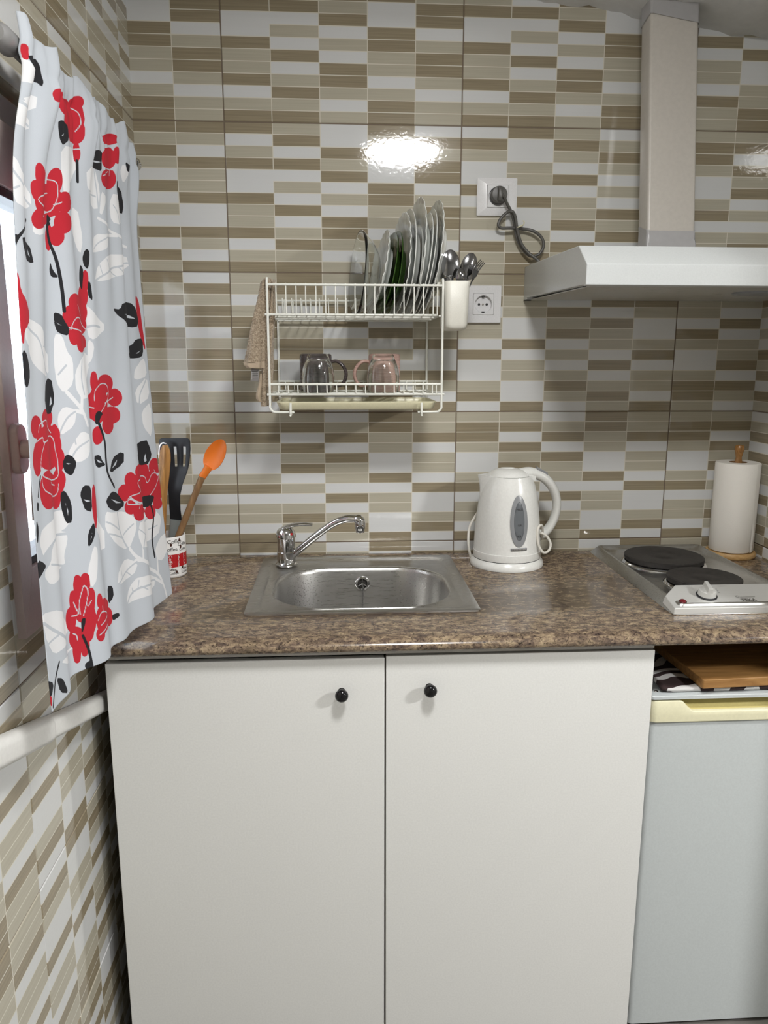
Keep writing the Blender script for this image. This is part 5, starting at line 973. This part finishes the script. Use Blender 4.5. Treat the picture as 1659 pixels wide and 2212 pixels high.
CUW, CUH = .56, .885
def build_curtain():
    NU, NV = 300, 760
    U, Vv = np.meshgrid(np.linspace(0, 1, NU), np.linspace(0, 1, NV))
    X, Y, Z = curtain_pt(U, Vv); X = X + .0008*np.sin(U*210+Vv*13)*np.exp(-((Vv-.05)/.06)**2)
    co = np.stack([X, Y, Z], -1).reshape(-1, 3)
    idx = np.arange(NU*NV).reshape(NV, NU); q = np.stack([idx[:-1, :-1], idx[:-1, 1:], idx[1:, 1:], idx[1:, :-1]], -1).reshape(-1, 4)
    me = bpy.data.meshes.new('curtain'); me.vertices.add(len(co)); me.vertices.foreach_set('co', co.ravel().astype(np.float32))
    me.loops.add(q.size); me.loops.foreach_set('vertex_index', q.ravel().astype(np.int32)); me.polygons.add(len(q)); me.polygons.foreach_set('loop_start', (np.arange(len(q))*4).astype(np.int32)); me.polygons.foreach_set('loop_total', np.full(len(q), 4, np.int32)); me.update(); me.validate()
    me.polygons.foreach_set('use_smooth', [True]*len(me.polygons))
    px = U*CUW; py = Vv*CUH; BIG = 1.0
    def sd_poly(pts, sm=True):
        P = np.array(pts, float)/1000*np.array([CUW, CUH])
        if sm and len(P) > 3:                       # round the corners once
            A = P*.75+np.roll(P, -1, 0)*.25; B = P*.25+np.roll(P, -1, 0)*.75; P = np.stack([A, B], 1).reshape(-1, 2)
        return P
    def cut(p, k=.21):
        P = np.array(p, float)/1000*np.array([CUW, CUH]); A = P*(1-k)+np.roll(P, -1, 0)*k; B = P*k+np.roll(P, -1, 0)*(1-k); return np.stack([A, B], 1).reshape(-1, 2)
    def apply(F, P, closed=True, w=0.0):
        x0, y0 = P.min(0)-.012; x1, y1 = P.max(0)+.012
        i0, i1 = max(0, int(x0/CUW*(NU-1))), min(NU, int(x1/CUW*(NU-1))+2); j0, j1 = max(0, int(y0/CUH*(NV-1))), min(NV, int(y1/CUH*(NV-1))+2)
        if i1 <= i0 or j1 <= j0: return
        sx, sy = px[j0:j1, i0:i1], py[j0:j1, i0:i1]; d = np.full(sx.shape, 9.0); ins = np.zeros(sx.shape, bool)
        n = len(P)
        for k in range(n if closed else n-1):
            a, b = P[k], P[(k+1) % n]; e = b-a; L2 = max(1e-12, e@e)
            tt = np.clip(((sx-a[0])*e[0]+(sy-a[1])*e[1])/L2, 0, 1); d = np.minimum(d, np.hypot(sx-a[0]-e[0]*tt, sy-a[1]-e[1]*tt))
            if closed:
                c = ((a[1] > sy) != (b[1] > sy)); xx = (b[0]-a[0])*(sy-a[1])/np.where(abs(b[1]-a[1]) < 1e-12, 1e-12, b[1]-a[1])+a[0]; ins ^= c & (sx < xx)
        s = np.where(ins, -d, d) if closed else d-w
        F[j0:j1, i0:i1] = np.minimum(F[j0:j1, i0:i1], s)
    fields = {}
    for k in ('red', 'redl', 'blk', 'slit', 'leaf', 'vein'): fields[k] = np.full(U.shape, .01)
    for p in PRINT['red']: apply(fields['red'], sd_poly(p))
    for p in PRINT['blk']: apply(fields['blk'], cut(p))
    for p in PRINT['slit']: apply(fields['slit'], sd_poly(p, False))
    for p in PRINT['leaf']: apply(fields['leaf'], cut(p, .2))
    PXM = .00024
    for w_, p in PRINT['redl']: apply(fields['redl'], np.array(smooth2(p))/1000*np.array([CUW, CUH]), False, .0009)
    for w_, p in PRINT['stem']: apply(fields['blk'], np.array(smooth2(p))/1000*np.array([CUW, CUH]), False, w_*PXM*1.0)
    for w_, p in PRINT['lstem']: apply(fields['leaf'], np.array(smooth2(p))/1000*np.array([CUW, CUH]), False, w_*PXM*1.1)
    for w_, p in PRINT['vein']: apply(fields['vein'], np.array(smooth2(p))/1000*np.array([CUW, CUH]), False, w_*PXM*1.0)
    red = np.maximum(fields['red']-.0016, -fields['redl']); blk = np.maximum(fields['blk'], -fields['slit']); leaf = np.maximum(fields['leaf']-.0010, -fields['vein'])
    for nm, F in (('print_red', red), ('print_black', blk), ('print_leaf', leaf)):
        a = me.attributes.new(nm, 'FLOAT', 'POINT'); a.data.foreach_set('value', (F*1000).astype(np.float32).ravel())
    return me
def smooth2(p): return [(q.x, q.y) for q in smooth_path([(a, b, 0) for a, b in p], 4)]
def curtain_mat():
    m = mat('flower_print_cotton', (.6, .62, .66), .9); nt = m.node_tree
    v = coords(m); n = noise_tex(m, v, 900, 2)
    def mask(nm, soft=.25):
        a = N(m, 'ShaderNodeAttribute', attribute_name=nm); r = N(m, 'ShaderNodeMapRange'); r.inputs['From Min'].default_value = -soft; r.inputs['From Max'].default_value = soft; r.inputs['To Min'].default_value = 1; r.inputs['To Max'].default_value = 0
        L(m, a.outputs['Fac'], r.inputs['Value']); return r.outputs['Result']
    c = mixc(m, mask('print_leaf'), (.50, .535, .58), (.74, .745, .76)); c = mixc(m, mask('print_red'), c, (.47, .012, .026)); c = mixc(m, mask('print_black'), c, (.010, .010, .013))
    L(m, c, bsdf(m).inputs['Base Color']); bump(m, n.outputs['Fac'], .25, .0005)
    tr = N(m, 'ShaderNodeBsdfTranslucent'); L(m, c, tr.inputs['Color']); mx = N(m, 'ShaderNodeMixShader'); mx.inputs[0].default_value = .10
    L(m, bsdf(m).outputs[0], mx.inputs[1]); L(m, tr.outputs[0], mx.inputs[2]); L(m, mx.outputs[0], nt.nodes['Material Output'].inputs['Surface']); return m
cm = build_curtain(); cm.materials.append(curtain_mat())
o = bpy.data.objects.new('curtain', cm); COL.objects.link(o)
md = o.modifiers.new('thick', 'SOLIDIFY'); md.thickness = .0009; md.offset = 0
tag(o, 'grey cotton curtain with red flowers and black and white leaves hanging over the window', 'curtain')
